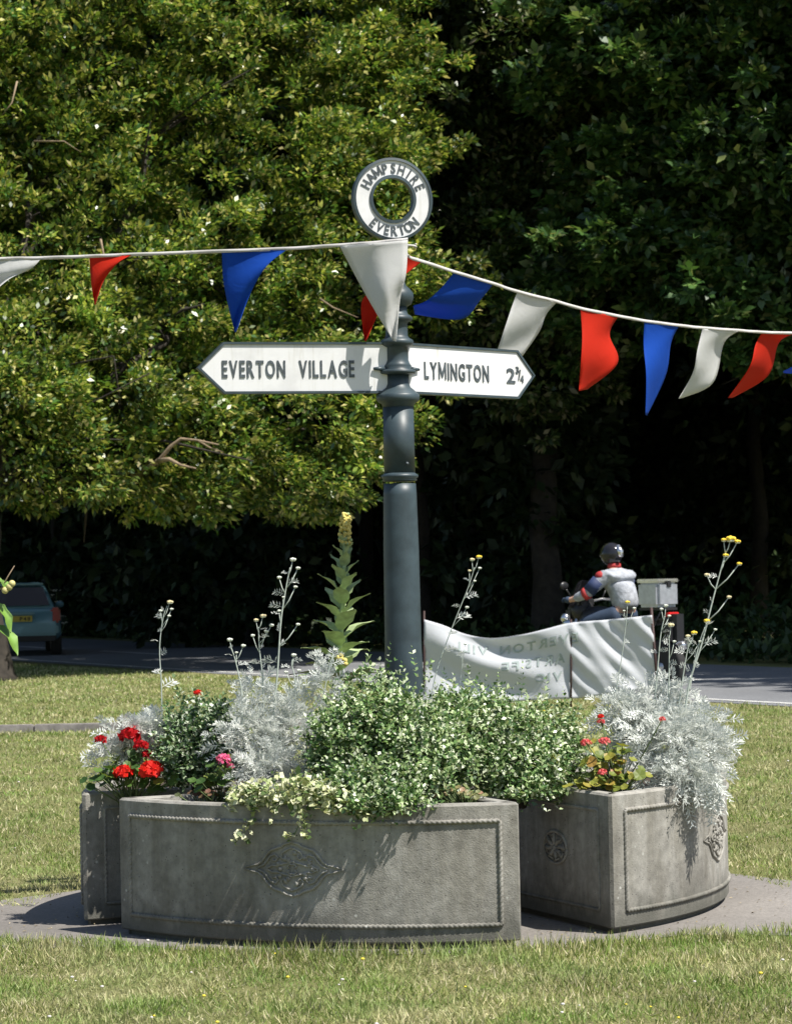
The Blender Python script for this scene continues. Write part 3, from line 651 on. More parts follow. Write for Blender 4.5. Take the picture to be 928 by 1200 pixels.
arm((.70, .71, 0), (.71, -.70, 0), False, [('LYMINGTON', .16, .60, .08, -.003), ('2', .725, .785, .072, -.006), ('3', .790, .812, .034, .022), ('/', .806, .826, .05, .0), ('4', .822, .846, .036, -.02)], 'white arm pointing right reading LYMINGTON 2 3/4')

# ------------------------------------------------------------------ bunting
def clothmat(name, col, tr=.45):
    m, nt, b = newmat(name); n = noise(nt, 400, 2); r = ramp(nt, n.outputs[0], [(.3, tuple(c * .92 for c in col)), (.7, col)]); nt.links.new(r.outputs[0], b.inputs['Base Color'])
    b.inputs['Roughness'].default_value = .75; b.inputs['Specular IOR Level'].default_value = .25
    nw = noise(nt, 11, 3, .5, dist=1.2); bump(nt, b, nw.outputs[0], .12, .02)
    t = nt.nodes.new('ShaderNodeBsdfTranslucent'); nt.links.new(r.outputs[0], t.inputs[0]); mx = nt.nodes.new('ShaderNodeMixShader'); mx.inputs[0].default_value = tr
    nt.links.new(b.outputs[0], mx.inputs[1]); nt.links.new(t.outputs[0], mx.inputs[2]); nt.links.new(mx.outputs[0], nt.nodes['Material Output'].inputs[0]); return m
M_fr = clothmat('flag_red', (.72, .035, .012)); M_fb = clothmat('flag_blue', (.012, .10, .56)); M_fw = clothmat('flag_white', (.8, .8, .79)); M_tape = clothmat('bunting_tape', (.62, .6, .58), .15)
bun = empty('bunting', (0, 0, 3.0)); tag(bun, 'string of red, white and blue pennants strung across past the signpost', 'bunting')
bun.location = (0, 0, 0)
def crv(pts, n=14):
    P = [Vector(p) for p in pts]; out = []
    for i in range(len(P) - 1):
        p0 = P[max(i - 1, 0)]; p1 = P[i]; p2 = P[i + 1]; p3 = P[min(i + 2, len(P) - 1)]
        for k in range(n):
            t = k / n; out.append(.5 * ((2 * p1) + (p2 - p0) * t + (2 * p0 - 5 * p1 + 4 * p2 - p3) * t * t + (3 * p1 - p0 - 3 * p2 + p3) * t ** 3))
    out.append(P[-1]); return out
def samp(c, t):
    x = t * (len(c) - 1); i = min(int(x), len(c) - 2); return c[i].lerp(c[i + 1], x - i)
dl = lambda px: 11.76 + max(0, (440 - px)) * .0012
dr = lambda px: 11.9 + max(0, px - 478) * .0068
def tape(pts, df):
    c = crv([W(x, y, df(x)) for x, y in pts], 8); mb = MB(); vs = []; fs = []
    for i, p in enumerate(c):
        wv = .004 * math.sin(i * .9)
        for dz, dy in ((.008, wv), (.008, wv - .003), (-.008, -wv - .003), (-.008, -wv)): vs.append(p + Vector((0, dy, dz)))
    for i in range(len(c) - 1):
        for k in range(4): fs.append((i * 4 + k, i * 4 + (k + 1) % 4, i * 4 + 4 + (k + 1) % 4, i * 4 + 4 + k))
    mb.add(vs, fs, True); mb.build('tape', M_tape, bun)
tape([(-160, 312), (-60, 306), (0, 303), (50, 302), (105, 300), (155, 298), (260, 294), (338, 291), (398, 287), (440, 284), (478, 280)], dl)
tape([(474, 292), (480, 301), (495, 306), (535, 319), (578, 332), (605, 341), (652, 353), (680, 361), (724, 370), (757, 376), (795, 381), (823, 384), (865, 387), (893, 389), (930, 390), (1000, 389), (1080, 384)], dr)
mbk = MB(); kc = W(476, 285, 11.84); mbk.tube([kc + Vector((.045 * math.cos(a), .03 + .045 * math.sin(a), -.012 * a / 6)) for a in [2 * PI * k / 12 for k in range(14)]], .005, 5); mbk.build('tie', M_tape, bun)
def pennant(L, R, df, mat, amp=.02, ph=0, nu=10, nv=22, kk=2.2, doff=0):
    """L and R: edge curves from the tape to the tip"""
    l = crv([(x, y, 0) for x, y in L], 6); r = crv([(x, y, 0) for x, y in R], 6); vs = []; fs = []
    for j in range(nv + 1):
        v = j / nv; a = samp(l, v); b = samp(r, v)
        for i in range(nu + 1):
            u = i / nu; p = a.lerp(b, u); px0 = L[0][0] * (1 - u) + R[0][0] * u
            w = amp * v ** .7 * math.sin(ph + kk * PI * v + 2.4 * u + 1.5 * u * v) * (1 if v < .95 else .8)
            q = W(p.x, p.y, df(px0) + w + doff); vs.append(q)
    for j in range(nv):
        for i in range(nu): k = j * (nu + 1) + i; fs.append((k, k + 1, k + nu + 2, k + nu + 1))
    mb = MB(); mb.add(vs, fs, True); o = mb.build('pennant', mat, bun)
    so = o.modifiers.new('thickness', 'SOLIDIFY'); so.thickness = .0012; return o
pennant([(-42, 305), (-30, 320), (-12, 335), (-8, 342)], [(48, 303), (36, 315), (12, 326), (-7, 342)], dl, M_fw, .03, 1)
pennant([(105, 300), (106, 318), (108, 340), (111, 357)], [(155, 298), (137, 309), (121, 330), (112, 357)], dl, M_fr, .03, .5)
pennant([(260, 294), (262, 330), (270, 368), (275, 389)], [(338, 291), (312, 312), (293, 345), (277, 389)], dl, M_fb, .035, 0)
pennant([(398, 288), (420, 330), (444, 372), (461, 399)], [(478, 281), (476, 320), (469, 350), (464, 400)], dl, M_fw, .05, .3, kk=1.9, doff=-.07)
pennant([(474, 296), (448, 335), (424, 352), (427, 399)], [(495, 306), (466, 330), (446, 362), (429, 400)], lambda x: 12.02, M_fr, .03, 0)
pennant([(532, 319), (518, 336), (500, 352), (484, 358)], [(578, 332), (562, 352), (540, 374), (486, 368)], dr, M_fb, .05, .8)
pennant([(606, 342), (600, 358), (590, 388), (582, 412)], [(652, 354), (640, 368), (632, 388), (612, 417)], dr, M_fw, .03, .4)
pennant([(680, 362), (682, 395), (680, 430), (678, 458)], [(724, 371), (714, 392), (724, 425), (688, 456)], dr, M_fr, .04, 1.2)
pennant([(755, 376), (754, 405), (757, 440), (756, 486)], [(795, 382), (786, 402), (780, 440), (758, 487)], dr, M_fb, .04, .2)
pennant([(823, 385), (817, 410), (812, 436), (795, 467)], [(865, 388), (848, 402), (836, 448), (800, 466)], dr, M_fw, .04, 2)
pennant([(893, 389), (885, 404), (878, 430), (853, 466)], [(930, 391), (912, 402), (900, 440), (858, 466)], dr, M_fr, .04, .8)
pennant([(962, 390), (952, 408), (938, 424), (917, 435)], [(1002, 390), (990, 408), (960, 436), (918, 437)], dr, M_fb, .03, 0)

# ------------------------------------------------------------------ plants on the planters
SILV = leafmat('silver_leaf', [(0, (.52, .56, .53)), (.5, (.72, .75, .71)), (1, (.86, .87, .83))], .8, .35, .1, tint=(1, 1, 1))
M_sstem = plain('silver_stem', (.42, .47, .42), .85, var=.15, scale=60)
M_bud = plain('silver_bud', (.62, .65, .56), .85, var=.2, scale=200)
M_yel = plain('yellow_flower', (.72, .52, .04), .8, var=.25, scale=250)
M_cream = plain('faded_cream_flower', (.6, .52, .3), .8, var=.25, scale=250)
M_eu = leafmat('variegated_leaf', [(0, (.06, .13, .04)), (.25, (.14, .25, .075)), (.48, (.3, .42, .17)), (.66, (.48, .58, .32)), (.84, (.7, .75, .56))], .35, .22, .5, const=True, big=(9, .7, 1.15))
M_eudark = leafmat('variegated_leaf_green', [(0, (.045, .10, .035)), (.35, (.10, .19, .065)), (.55, (.23, .34, .15)), (.72, (.42, .52, .33)), (.88, (.68, .73, .58))], .35, .2, .5, const=True, big=(9, .6, 1.15))
M_ivy = leafmat('cream_ivy_leaf', [(0, (.1, .16, .05)), (.22, (.35, .42, .18)), (.45, (.6, .62, .36)), (.75, (.74, .74, .52))], .4, .25, .4, const=True)
M_gleaf = leafmat('geranium_leaf', [(0, (.04, .09, .02)), (.6, (.09, .17, .035)), (1, (.26, .3, .06))], .5, .3, .4)
M_redg = leafmat('red_petal', [(0, (.6, .012, .01)), (1, (.85, .04, .02))], .55, .25, .2)
M_darkred = leafmat('crimson_petal', [(0, (.35, .005, .01)), (1, (.6, .015, .02))], .55, .25, .2)
M_pink = leafmat('pink_petal', [(0, (.65, .08, .22)), (1, (.85, .22, .38))], .55, .25, .2)
M_coral = leafmat('coral_petal', [(0, (.7, .06, .08)), (1, (.9, .3, .28))], .55, .25, .2)
M_mul = plain('mullein_leaf', (.36, .45, .22), .8, var=.25, scale=30)
M_gstem = plain('green_stem', (.12, .17, .06), .7)
RIM = .60
def sprigs(base, D, L, nl, lf, r, up=.0, wr=.6):
    """leafy twigs: base points, direction, length; nl leaves along each"""
    m = len(base); parts = []
    for k in range(nl):
        t = (k + .6) / nl; P = base + D * (L * t)[:, None]; side = nrm(r.normal(size=(m, 3))); side = nrm(side - D * (side * D).sum(1)[:, None])
        if k == nl - 1: d = D + side * .2
        else: d = side + D * .55
        d[:, 2] += up; N = r.normal(size=(m, 3)) * .4 + D * .4 + np.array([.35, -.3, .7])
        ll = lf * (.65 + .7 * r.random(m)) * (1.05 - .35 * t); parts.append(kites(P, d, N, ll, ll * wr, .12, .5))
        parts.append(kites(P, -side * 1. + D * .5, N, ll, ll * wr, .12, .5))
    return join(parts)
def shrub(name, label, root_p, lobes, mat, n, lf, seed, sl=.12, nl=5, cat='shrub', group=None, wr=.62, extra_v=None, stem=True):
    """lobes (px,py,d,rx,ry,rz) in photo place / metres"""
    r = np.random.default_rng(seed); root = empty(name, root_p); tag(root, label, cat, group); rp = np.array(root_p)
    Vs = []
    tot = sum(l[3] * l[5] for l in lobes)
    for px, py, d, rx, ry, rz in lobes:
        c = np.array(W(px, py, d)); k = int(n * rx * rz / tot); u = nrm(r.normal(size=(k, 3))); u[:, 1] = np.where((u[:, 1] > .3) & (r.random(k) < .6), -u[:, 1], u[:, 1])
        q = (.62 + .38 * r.random(k)); k2 = 1 + .12 * np.sin(u[:, 0] * 9 + px) * np.sin(u[:, 2] * 8 + py)
        P = c + u * np.array([rx, ry, rz]) * (q * k2)[:, None]; P[:, 2] = np.maximum(P[:, 2], np.where(P[:, 1] < -1.34, .47, .575))
        D = nrm(u * .8 + np.array([0, 0, .55]) + r.normal(size=(k, 3)) * .3)
        L = sl * (.5 + .8 * r.random(k)) * np.where(r.random(k) < .12, 2.1, 1); Vs.append(sprigs(P - D * L[:, None] * .6, D, L, nl, lf, r, .1, wr))
    V, Fq = join(Vs + (extra_v or [])); V = V - rp
    npmesh('foliage', V, Fq, mat, root)
    mb = MB()
    for px, py, d, rx, ry, rz in lobes:
        c = W(px, py, d) - Vector(root_p)
        for i in range(4): 
            q = c + Vector((random.uniform(-.5, .5) * rx, random.uniform(-.5, .5) * ry, random.uniform(-.2, .6) * rz)); mb.tube([(random.uniform(-.03, .03), random.uniform(-.03, .03), -.05), q * .5 + Vector((0, 0, .03)), q], [.009, .006, .003], 5)
    if stem: mb.build('stem', M_bark, root)
    return root
def spr_at(pts, r, L, lf, nl=6, wr=.62):
    P = np.array([W(*p) for p in pts]); D = np.tile(np.array([[0, 0, 1.]]), (len(P), 1)) + r.normal(size=(len(P), 3)) * .18; D = nrm(D)
    return sprigs(P - D * np.array(L)[:, None], D, np.array(L), nl, lf, r, .2, wr)
r1 = np.random.default_rng(21)
gv = 'variegated euonymus bushes in the planters'
shrub('euonymus_bush', 'tallest variegated bush right in front of the signpost pillar', G(440, 10.9, .535), [(440, 850, 10.78, .2, .2, .22), (525, 850, 10.9, .13, .16, .15), (400, 880, 10.68, .16, .17, .2), (480, 880, 10.68, .2, .2, .2), (450, 918, 10.5, .28, .16, .1), (470, 938, 10.36, .16, .12, .06), (425, 938, 10.36, .12, .12, .06)], M_eu, 2050, .027, 31, .11, 5, group=gv,
      extra_v=[spr_at([(457, 752, 10.9), (434, 762, 10.85), (482, 757, 10.9), (425, 778, 10.8), (470, 775, 10.8), (500, 778, 10.85), (405, 790, 10.8), (445, 772, 10.9)], r1, [.16, .12, .15, .1, .12, .12, .1, .12], .024)])
shrub('euonymus_bush', 'wide variegated bush right of the pillar, in front of the banner', G(600, 11.1, .535), [(560, 860, 11.0, .22, .22, .2), (630, 870, 11.1, .2, .2, .19), (600, 900, 10.9, .25, .2, .14), (530, 890, 10.75, .14, .16, .15), (665, 890, 11.15, .1, .14, .12), (610, 925, 10.8, .14, .12, .07), (650, 930, 10.95, .07, .1, .05)], M_eu, 1650, .027, 32, .11, 5, group=gv,
      extra_v=[spr_at([(612, 775, 11), (585, 783, 11), (548, 782, 11), (520, 785, 10.9), (640, 795, 11.1), (660, 805, 11.1), (505, 775, 10.9), (570, 792, 11)], r1, [.14, .1, .1, .1, .1, .1, .1, .1], .024)])
shrub('euonymus_bush', 'small variegated bush at the left between the red geraniums and silver foliage', G(232, 11.3, .535), [(232, 855, 11.25, .17, .18, .15), (215, 890, 11.15, .13, .15, .12), (262, 870, 11.1, .1, .12, .16)], M_eudark, 680, .027, 33, .1, 5, group=gv)
# cream ivy spilling over the rim
def front_face(px, z, o=.03):
    """point just outside the curved face of the front planter"""
    best = None
    for i in range(81):
        t = -.88 + 1.76 * i / 80; q = arcp(t, z, o); q2 = Matrix.Rotation(rad(-20), 4, 'Z') @ q + nvec(-20, E_) + Vector(PSH[-20])
        v = q2 - cpos; xx = 464 + F * v.dot(rt) / v.dot(fw)
        if best is None or abs(xx - px) < best[0]: best = (abs(xx - px), q2)
    return best[1]
def ivy():
    root = empty('ivy_plant', front_face(350, .58, -.05)); tag(root, 'cream-variegated ivy trailing over the rim of the front planter', 'ivy'); r = np.random.default_rng(41); rp = np.array(root.location); parts = []; mb = MB()
    P = []
    for i in range(820):
        px = 262 + 160 * r.random() ** .9; z = .59 + .12 * r.random() * math.sin(PI * min(1, (px - 245) / 190)) - (.05 * r.random()); P.append(front_face(px, z, r.uniform(-.1, .035)))
    trails = [([(300, .6), (296, .55), (293, .5), (283, .46), (276, .42)], 26), ([(345, .6), (350, .55), (355, .51), (360, .47), (366, .445)], 34), ([(415, .6), (422, .565), (432, .535), (441, .515)], 12), ([(330, .6), (326, .57), (322, .55)], 10), ([(352, .5), (345, .46), (341, .45)], 8), ([(385, .6), (384, .57), (380, .55)], 10)]
    for pts, n in trails:
        c = [front_face(x, z, .028) for x, z in pts]; mb.tube([q - root.location for q in c], .0022, 5)
        for k in range(n): q = samp(c, r.random()); P.append(q + Vector((r.normal() * .012, -abs(r.normal()) * .01, r.normal() * .01)))
    P = np.array(P); n = len(P); D = r.normal(size=(n, 3)) * .6 + np.array([.1, -.5, -.15]); N = r.normal(size=(n, 3)) * .4 + np.array([.2, -.6, .8]); L = .024 * (.6 + .7 * r.random(n))
    V, Fq = kites(P, D, N, L, L * .95, .08, .4); V2, F2 = kites(P + r.normal(size=(n, 3)) * .008, D + r.normal(size=(n, 3)) * .5, N, L, L * .9, .08, .4)
    V, Fq = join([(V, Fq), (V2, F2)]); npmesh('foliage', V - rp, Fq, M_ivy, root); mb.build('trailing_stem', M_gstem, root)
ivy()
# silver dusty miller
def fronds(P, D, L, r, lobes=5):
    m = len(P); parts = []; Sd = nrm(np.cross(D, r.normal(size=(m, 3)))); Nn = nrm(np.cross(Sd, D)); droop = np.array([0, 0, -.35])
    for k in range(lobes):
        t = (k + 1) / (lobes + .5); q = P + D * (L * t)[:, None] + droop * (L * t * t)[:, None]
        for sg in (1, -1):
            ll = L * .42 * (1 - .45 * abs(t - .5)); parts.append(kites(q, Sd * sg + D * .7 + r.normal(size=q.shape) * .18, Nn + r.normal(size=q.shape) * .3, ll, ll * .24, .05, .6))
    q = P + D * (L * .75)[:, None] + droop * (L * .55)[:, None]; parts.append(kites(q, D + droop, Nn, L * .38, L * .12, .05, .6)); parts.append(kites(P, D + droop * .4, Nn, L * .95, L * .08, .02, .5))
    return join(parts)
def flower_stalk(root, pts, heads, leaves, r0=.0045, buds=M_bud, seed=0):
    """pts: list (px,py,d); heads: list (px,py,size_m,material or None)"""
    rp = root.location; c = crv([W(*p) for p in pts], 6); mb = MB(); n = len(c); mb.tube([p - rp for p in c], [r0 * (1 - .5 * i / n) for i in range(n)], 6)
    r = np.random.default_rng(seed); P = []; D = []; LL = []
    for t in leaves:
        q = samp(c, t); a = r.random() * 2 * PI; P.append(q); D.append((math.cos(a), math.sin(a) * .6, .5)); LL.append(.072 * (1.15 - .6 * t) * r.uniform(.7, 1.2))
    top = c[-1]; tuple_heads = []
    for hx, hy, s, m in heads:
        s *= 1.3; d = pts[-1][2]; h = W(hx, hy, d); j = min(range(n), key=lambda i: abs(c[i].z - (h.z - .05 - .6 * abs(h.x - c[i].x)))); q = c[j]
        mb.tube([q - rp, (q + h) / 2 - rp + Vector((0, 0, -.01)), h - rp], [r0 * .55, r0 * .5, r0 * .4], 5); tuple_heads.append((h, s, m))
    so = mb.build('flower_stem', M_sstem, root)
    if P:
        V, Fq = fronds(np.array(P), nrm(np.array(D)), np.array(LL), r, 4); V = V - np.array(rp); npmesh('stem_leaf', V, Fq, SILV, so)
    for h, s, m in tuple_heads:
        hb = MB()
        for k in range(9):
            a = k * 2.4; rr = s * .62 * math.sqrt(k / 9); hb.m = 0; hb.ball(h - rp + Vector((rr * math.cos(a), rr * math.sin(a), s * .25 - rr * .3)), s * .34, 7, 5)
            hb.m = 1; hb.ball(h - rp + Vector((rr * math.cos(a) * .8, rr * math.sin(a) * .8, -s * .12)), s * .3, 6, 5)
        hb.build('flower_head', [m or buds, M_bud], so)
def miller(label, root_p, lobes, n, seed, fl=.085, dirz=.5):
    fl *= .82; n = int(n * 1.3)
    r = np.random.default_rng(seed); root = empty('dusty_miller', root_p); tag(root, label, 'silver plant', 'silver dusty miller plants in the planters'); parts = []; tot = sum(l[3] * l[5] for l in lobes)
    for px, py, d, rx, ry, rz in lobes:
        c = np.array(W(px, py, d)); k = int(n * rx * rz / tot); u = nrm(r.normal(size=(k, 3))); u[:, 1] = np.where(u[:, 1] > .3, -u[:, 1], u[:, 1]); P = c + u * np.array([rx, ry, rz]) * (.25 + .95 * r.random((k, 1)) ** 1.2) * (1 + .22 * np.sin(u[:, :1] * 9 + px))
        D = nrm(u * .9 + np.array([0, 0, dirz]) + r.normal(size=(k, 3)) * .3); parts.append(fronds(P, D, fl * (.6 + .7 * r.random(k)), r))
    V, Fq = join(parts); npmesh('foliage', V - np.array(root_p), Fq, SILV, root); return root
m1 = miller('silver-leaved plant at the far left rising behind the red geraniums', G(165, 11.4, .535), [(160, 868, 11.35, .11, .12, .09), (180, 860, 11.35, .08, .1, .07), (135, 890, 11.3, .07, .08, .06)], 330, 51)
flower_stalk(m1, [(190, 850, 11.5), (189, 800, 11.5), (187, 760, 11.5), (191, 725, 11.5), (196, 710, 11.5)], [(199, 706, .014, M_cream), (188, 716, .009, None), (201, 714, .008, None), (198, 722, .008, None)], [.1, .22, .3, .45, .55, .62, .75, .85], .0035, seed=1)
m2 = miller('big silver-leaved clump left of the tall bush with several budded stems', G(315, 10.95, .535), [(300, 862, 10.95, .14, .15, .13), (345, 850, 11.0, .14, .15, .14), (315, 900, 10.8, .15, .13, .09), (382, 800, 11.05, .05, .06, .09), (300, 815, 11.05, .07, .08, .08)], 760, 52, .08)
flower_stalk(m2, [(318, 860, 10.9), (325, 790, 10.9), (329, 730, 10.9), (335, 690, 10.9), (340, 665, 10.9)], [(343, 656, .013, None), (327, 677, .010, None), (349, 666, .010, None), (346, 688, .009, None), (327, 716, .008, None), (349, 732, .009, None), (332, 700, .007, None)], [.05, .15, .3, .38, .45, .55, .6, .7, .8, .9], .0048, seed=2)
flower_stalk(m2, [(284, 850, 10.9), (283, 810, 10.9), (276, 775, 10.9), (270, 757, 10.9)], [(269, 750, .012, None), (285, 757, .010, None), (277, 765, .007, None)], [.2, .4, .6, .75, .9], .004, seed=3)
flower_stalk(m2, [(308, 850, 10.95), (308, 800, 10.95), (304, 760, 10.95), (303, 735, 10.95)], [(308, 722, .013, M_cream), (300, 727, .011, M_cream), (318, 733, .010, None), (296, 745, .009, None), (312, 740, .010, None)], [.15, .3, .5, .65, .8, .92], .004, seed=4)
flower_stalk(m2, [(345, 850, 10.95), (346, 800, 10.95), (342, 780, 10.95), (343, 772, 10.95)], [(344, 768, .011, None), (335, 788, .009, None), (350, 786, .009, None)], [.3, .6, .8], .004, seed=5)
flower_stalk(m2, [(375, 840, 11.0), (382, 800, 11.0), (388, 775, 11.0), (390, 768, 11.0)], [(392, 762, .009, None)], [.3, .5, .6, .7, .8, .9, .95], .004, seed=6)
m3 = miller('largest silver-leaved mound spilling over the right-hand planter, with tall yellow-headed stems', G(790, 11.25, .535), [(780, 865, 11.2, .2, .2, .13), (818, 868, 11.25, .12, .15, .13), (745, 850, 11.3, .12, .14, .11), (800, 905, 11.05, .17, .15, .09), (725, 835, 11.3, .08, .1, .07), (770, 820, 11.4, .15, .12, .08)], 1250, 53, .085, .25)
flower_stalk(m3, [(800, 850, 11.2), (808, 800, 11.2), (822, 755, 11.2), (836, 700, 11.2), (850, 648, 11.2)], [(856, 632, .022, M_yel), (850, 651, .013, M_yel), (866, 661, .012, M_yel), (828, 674, .012, M_cream), (854, 700, .011, M_cream), (864, 635, .014, M_yel), (848, 633, .013, M_yel)], [.2, .35, .42, .5, .6, .66, .72, .85], .0055, seed=7)
flower_stalk(m3, [(808, 810, 11.2), (812, 785, 11.2), (820, 752, 11.2), (826, 735, 11.2)], [(828, 728, .014, M_yel), (838, 738, .008, None)], [.3, .6], .004, seed=8)
flower_stalk(m3, [(795, 830, 11.2), (800, 795, 11.2), (806, 760, 11.2), (812, 748, 11.2)], [(813, 742, .014, M_yel), (806, 746, .012, M_cream), (820, 752, .008, None)], [.3, .6, .8], .0035, seed=9)
flower_stalk(m3, [(783, 830, 11.2), (784, 780, 11.2), (784, 745, 11.2)], [(786, 733, .014, M_cream), (790, 752, .008, None)], [.3, .5, .7, .8], .0035, seed=10)
flower_stalk(m3, [(765, 840, 11.25), (770, 790, 11.25), (774, 745, 11.25), (779, 722, 11.25)], [(780, 710, .010, None), (775, 714, .009, None), (784, 722, .008, None)], [.3, .5, .6, .7, .8], .004, seed=11)
flower_stalk(m3, [(718, 830, 11.25), (727, 780, 11.25), (733, 735, 11.25), (735, 712, 11.25)], [(735, 706, .011, M_yel), (743, 713, .008, None), (731, 716, .006, None)], [.2, .5, .8], .0025, seed=12)
# drooping spray over the right planter's curved face
P = []
r = np.random.default_rng(61)
for i in range(60): P.append(W(r.uniform(790, 842), r.uniform(900, 935), 10.98 + .1 * r.random()))
P = np.array(P); D = nrm(np.tile(np.array([[.1, -.45, -.7]]), (60, 1)) + r.normal(size=(60, 3)) * .3); V, Fq = fronds(P, D, .06 + .05 * r.random(60), r)
npmesh('drooping_foliage', V - np.array(m3.location), Fq, SILV, m3)
m4 = miller('thin silver plant with one leaning flower stem beside the pillar, before the banner', G(515, 11.3, .535), [(508, 830, 11.25, .06, .07, .07)], 60, 54, .06)
flower_stalk(m4, [(503, 830, 11.2), (512, 785, 11.2), (530, 735, 11.2), (548, 690, 11.2), (556, 665, 11.2)], [(561, 653, .013, M_yel), (553, 656, .011, M_cream), (550, 669, .008, M_cream), (562, 666, .008, None), (556, 681, .007, None), (547, 712, .009, None)], [.35, .45, .55, .62, .68, .8], .003, seed=13)
flower_stalk(m4, [(536, 830, 11.2), (540, 790, 11.2), (544, 762, 11.2)], [(545, 755, .007, None), (541, 765, .006, None)], [.6, .8], .002, seed=14)
# broad leaves (mullein, big-leaved shrub)
def broad_leaf(mb, base, dirv, L, Wd, up=Vector((0, 0, 1)), curl=.4, fold=.18, n=7, tip=.9):
    d = Vector(dirv).normalized(); s = d.cross(up); s = s.normalized() if s.length > 1e-3 else Vector((1, 0, 0)); nn = s.cross(d).normalized(); vs = []; fs = []
    p = Vector(base); dd = d.copy()
    for i in range(n + 1):
        t = i / n; w = Wd / 2 * (math.sin(PI * min(1, t ** .8 * 1.0)) ** .75 if 0 < t < 1 else .04); w = max(w, .001)
        wave = .006 * math.sin(t * 14)
        for k in (-1, -.5, 0, .5, 1): vs.append(p + s * (w * k) + nn * (abs(k) * w * fold * 2 + (wave if abs(k) == 1 else 0)))
        p = p + dd * (L / n); dd = (dd - nn * (curl / n) * (1 if t > .2 else .2)).normalized()
    for i in range(n):
        for k in range(4): a = i * 5 + k; fs.append((a, a + 1, a + 6, a + 5))
    mb.add(vs, fs, True)
mul = empty('mullein_plant', G(403, 12.35, .535)); tag(mul, 'tall green mullein spike with a yellow flowering tip left of the pillar', 'mullein')
md = 12.35; rp = mul.location; mst = MB(); cc = crv([W(400, 830, md), W(398, 770, md), W(402, 700, md), W(404, 640, md), W(405, 602, md)], 6); mst.tube([p - rp for p in cc], [.016 - .008 * i / len(cc) for i in range(len(cc))], 8)
mst.tube([(-.02, 0, -.02), cc[0] - rp], .016, 8); mst.build('stem', M_mul, mul)
r = np.random.default_rng(71); ml = MB()
for i in range(30):
    t = i / 30; q = samp(cc, .14 + .64 * t); a = i * 2.4; L = .2 * (1 - t) ** .8 + .045; el = .5 + 1.3 * t
    broad_leaf(ml, q - rp, (math.cos(a), math.sin(a), el), L * r.uniform(.85, 1.15), L * .5, curl=1.2 - .8 * t, n=6)
for q, dx, L in (((372, 745), -1, .1), ((436, 735), 1, .1)): pass
for a, L in ((2.9, .27), (3.6, .25), (.2, .24), (5.3, .26), (4.3, .24), (1.6, .22)): broad_leaf(ml, cc[3] - rp, (math.cos(a), math.sin(a), .55), L, .09, curl=1.3)
ml.build('leaf', M_mul, mul)
mf = MB()
for i in range(150):
    t = r.random(); q = samp(cc, .76 + .24 * t); a = r.random() * 2 * PI; rr = .026 * (1 - .5 * t ** 2) * r.uniform(.6, 1.15); mf.m = 1 if r.random() < .5 + .3 * (t > .2) else 0
    mf.ball(q - rp + Vector((rr * math.cos(a), rr * math.sin(a), 0)), .0085, 6, 4)
for i in range(5): mf.m = 1; mf.ball(W(398 + r.normal() * 5, 770 + r.normal() * 4, 11.3) - rp, .012, 6, 4)
mf.build('flower_spike', [M_mul, plain('mullein_flower', (.66, .55, .16), .8, var=.3, scale=200)], mul)
# geraniums
def geranium(name, label, root_p, leafpts, heads, nleaf, seed, cat='geranium', mat=M_gleaf, lr=.03, group='bedding flowers in the planters'):
    r = np.random.default_rng(seed); root = empty(name, root_p); tag(root, label, cat, group); rp = np.array(root_p); mb = MB(); st = MB()
    for i in range(nleaf):
        px, py, d, sx, sz = leafpts[r.integers(len(leafpts))]; c = W(px, py, d) + Vector((r.normal() * sx, r.normal() * .04, r.normal() * sz)); c.z = max(c.z, .57)
        N = Vector((r.normal() * .5, -.5 + r.normal() * .4, 1)).normalized(); a = N.orthogonal().normalized(); b = N.cross(a); R = lr * r.uniform(.6, 1.1); k = 11
        vs = [c - Vector(root_p)] + [c - Vector(root_p) + (a * math.cos(2 * PI * j / k) + b * math.sin(2 * PI * j / k)) * R * (1 if j % 2 else .86) + N * (.25 * R if j % 2 else .15 * R) for j in range(k)]
        mb.add(vs, [(0, j + 1, (j + 1) % k + 1) for j in range(k)]); st.tube([(r.normal() * .02, r.normal() * .02, -.03), c - Vector(root_p)], .002, 4)
    mb.build('foliage', mat, root); 
    for px, py, d, R, m in heads:
        c = W(px, py, d); n = int(60 + 1500 * R); u = nrm(r.normal(size=(n, 3))); u[:, 2] = np.abs(u[:, 2]) * 1.0 - .25; P = np.array(c) + u * R * np.array([1, 1, .75]) * (.55 + .3 * r.random((n, 1)))
        D = nrm(np.cross(u, r.normal(size=(n, 3)))) + u * .35; V, Fq = kites(P, D, u, R * .5, R * .42, .05, .6); npmesh('flower_head', V - rp, Fq, m, root)
        st.tube([(0, 0, -.02), (c - Vector(root_p)) * .6 + Vector((.01, 0, 0)), c - Vector(root_p)], .0028, 5)
    st.build('stem', M_gstem, root); return root
geranium('red_geranium', 'clump of bright red geraniums at the left corner of the left-hand planter', G(150, 11.2, .535), [(150, 905, 11.15, .06, .025), (185, 915, 11.1, .06, .02), (130, 912, 11.15, .04, .015), (155, 885, 11.2, .05, .03)],
         [(178, 903, 11.05, .058, M_redg), (145, 905, 11.08, .045, M_redg), (152, 862, 11.2, .05, M_darkred), (118, 867, 11.2, .03, M_darkred), (165, 874, 11.15, .035, M_darkred), (172, 885, 11.2, .03, M_darkred), (158, 855, 11.3, .03, M_coral)], 70, 81)
geranium('red_geranium', 'single small red bloom poking out above the small left bush', G(235, 11.5, .535), [(232, 840, 11.5, .04, .03)], [(232, 812, 11.4, .022, M_redg)], 10, 82)
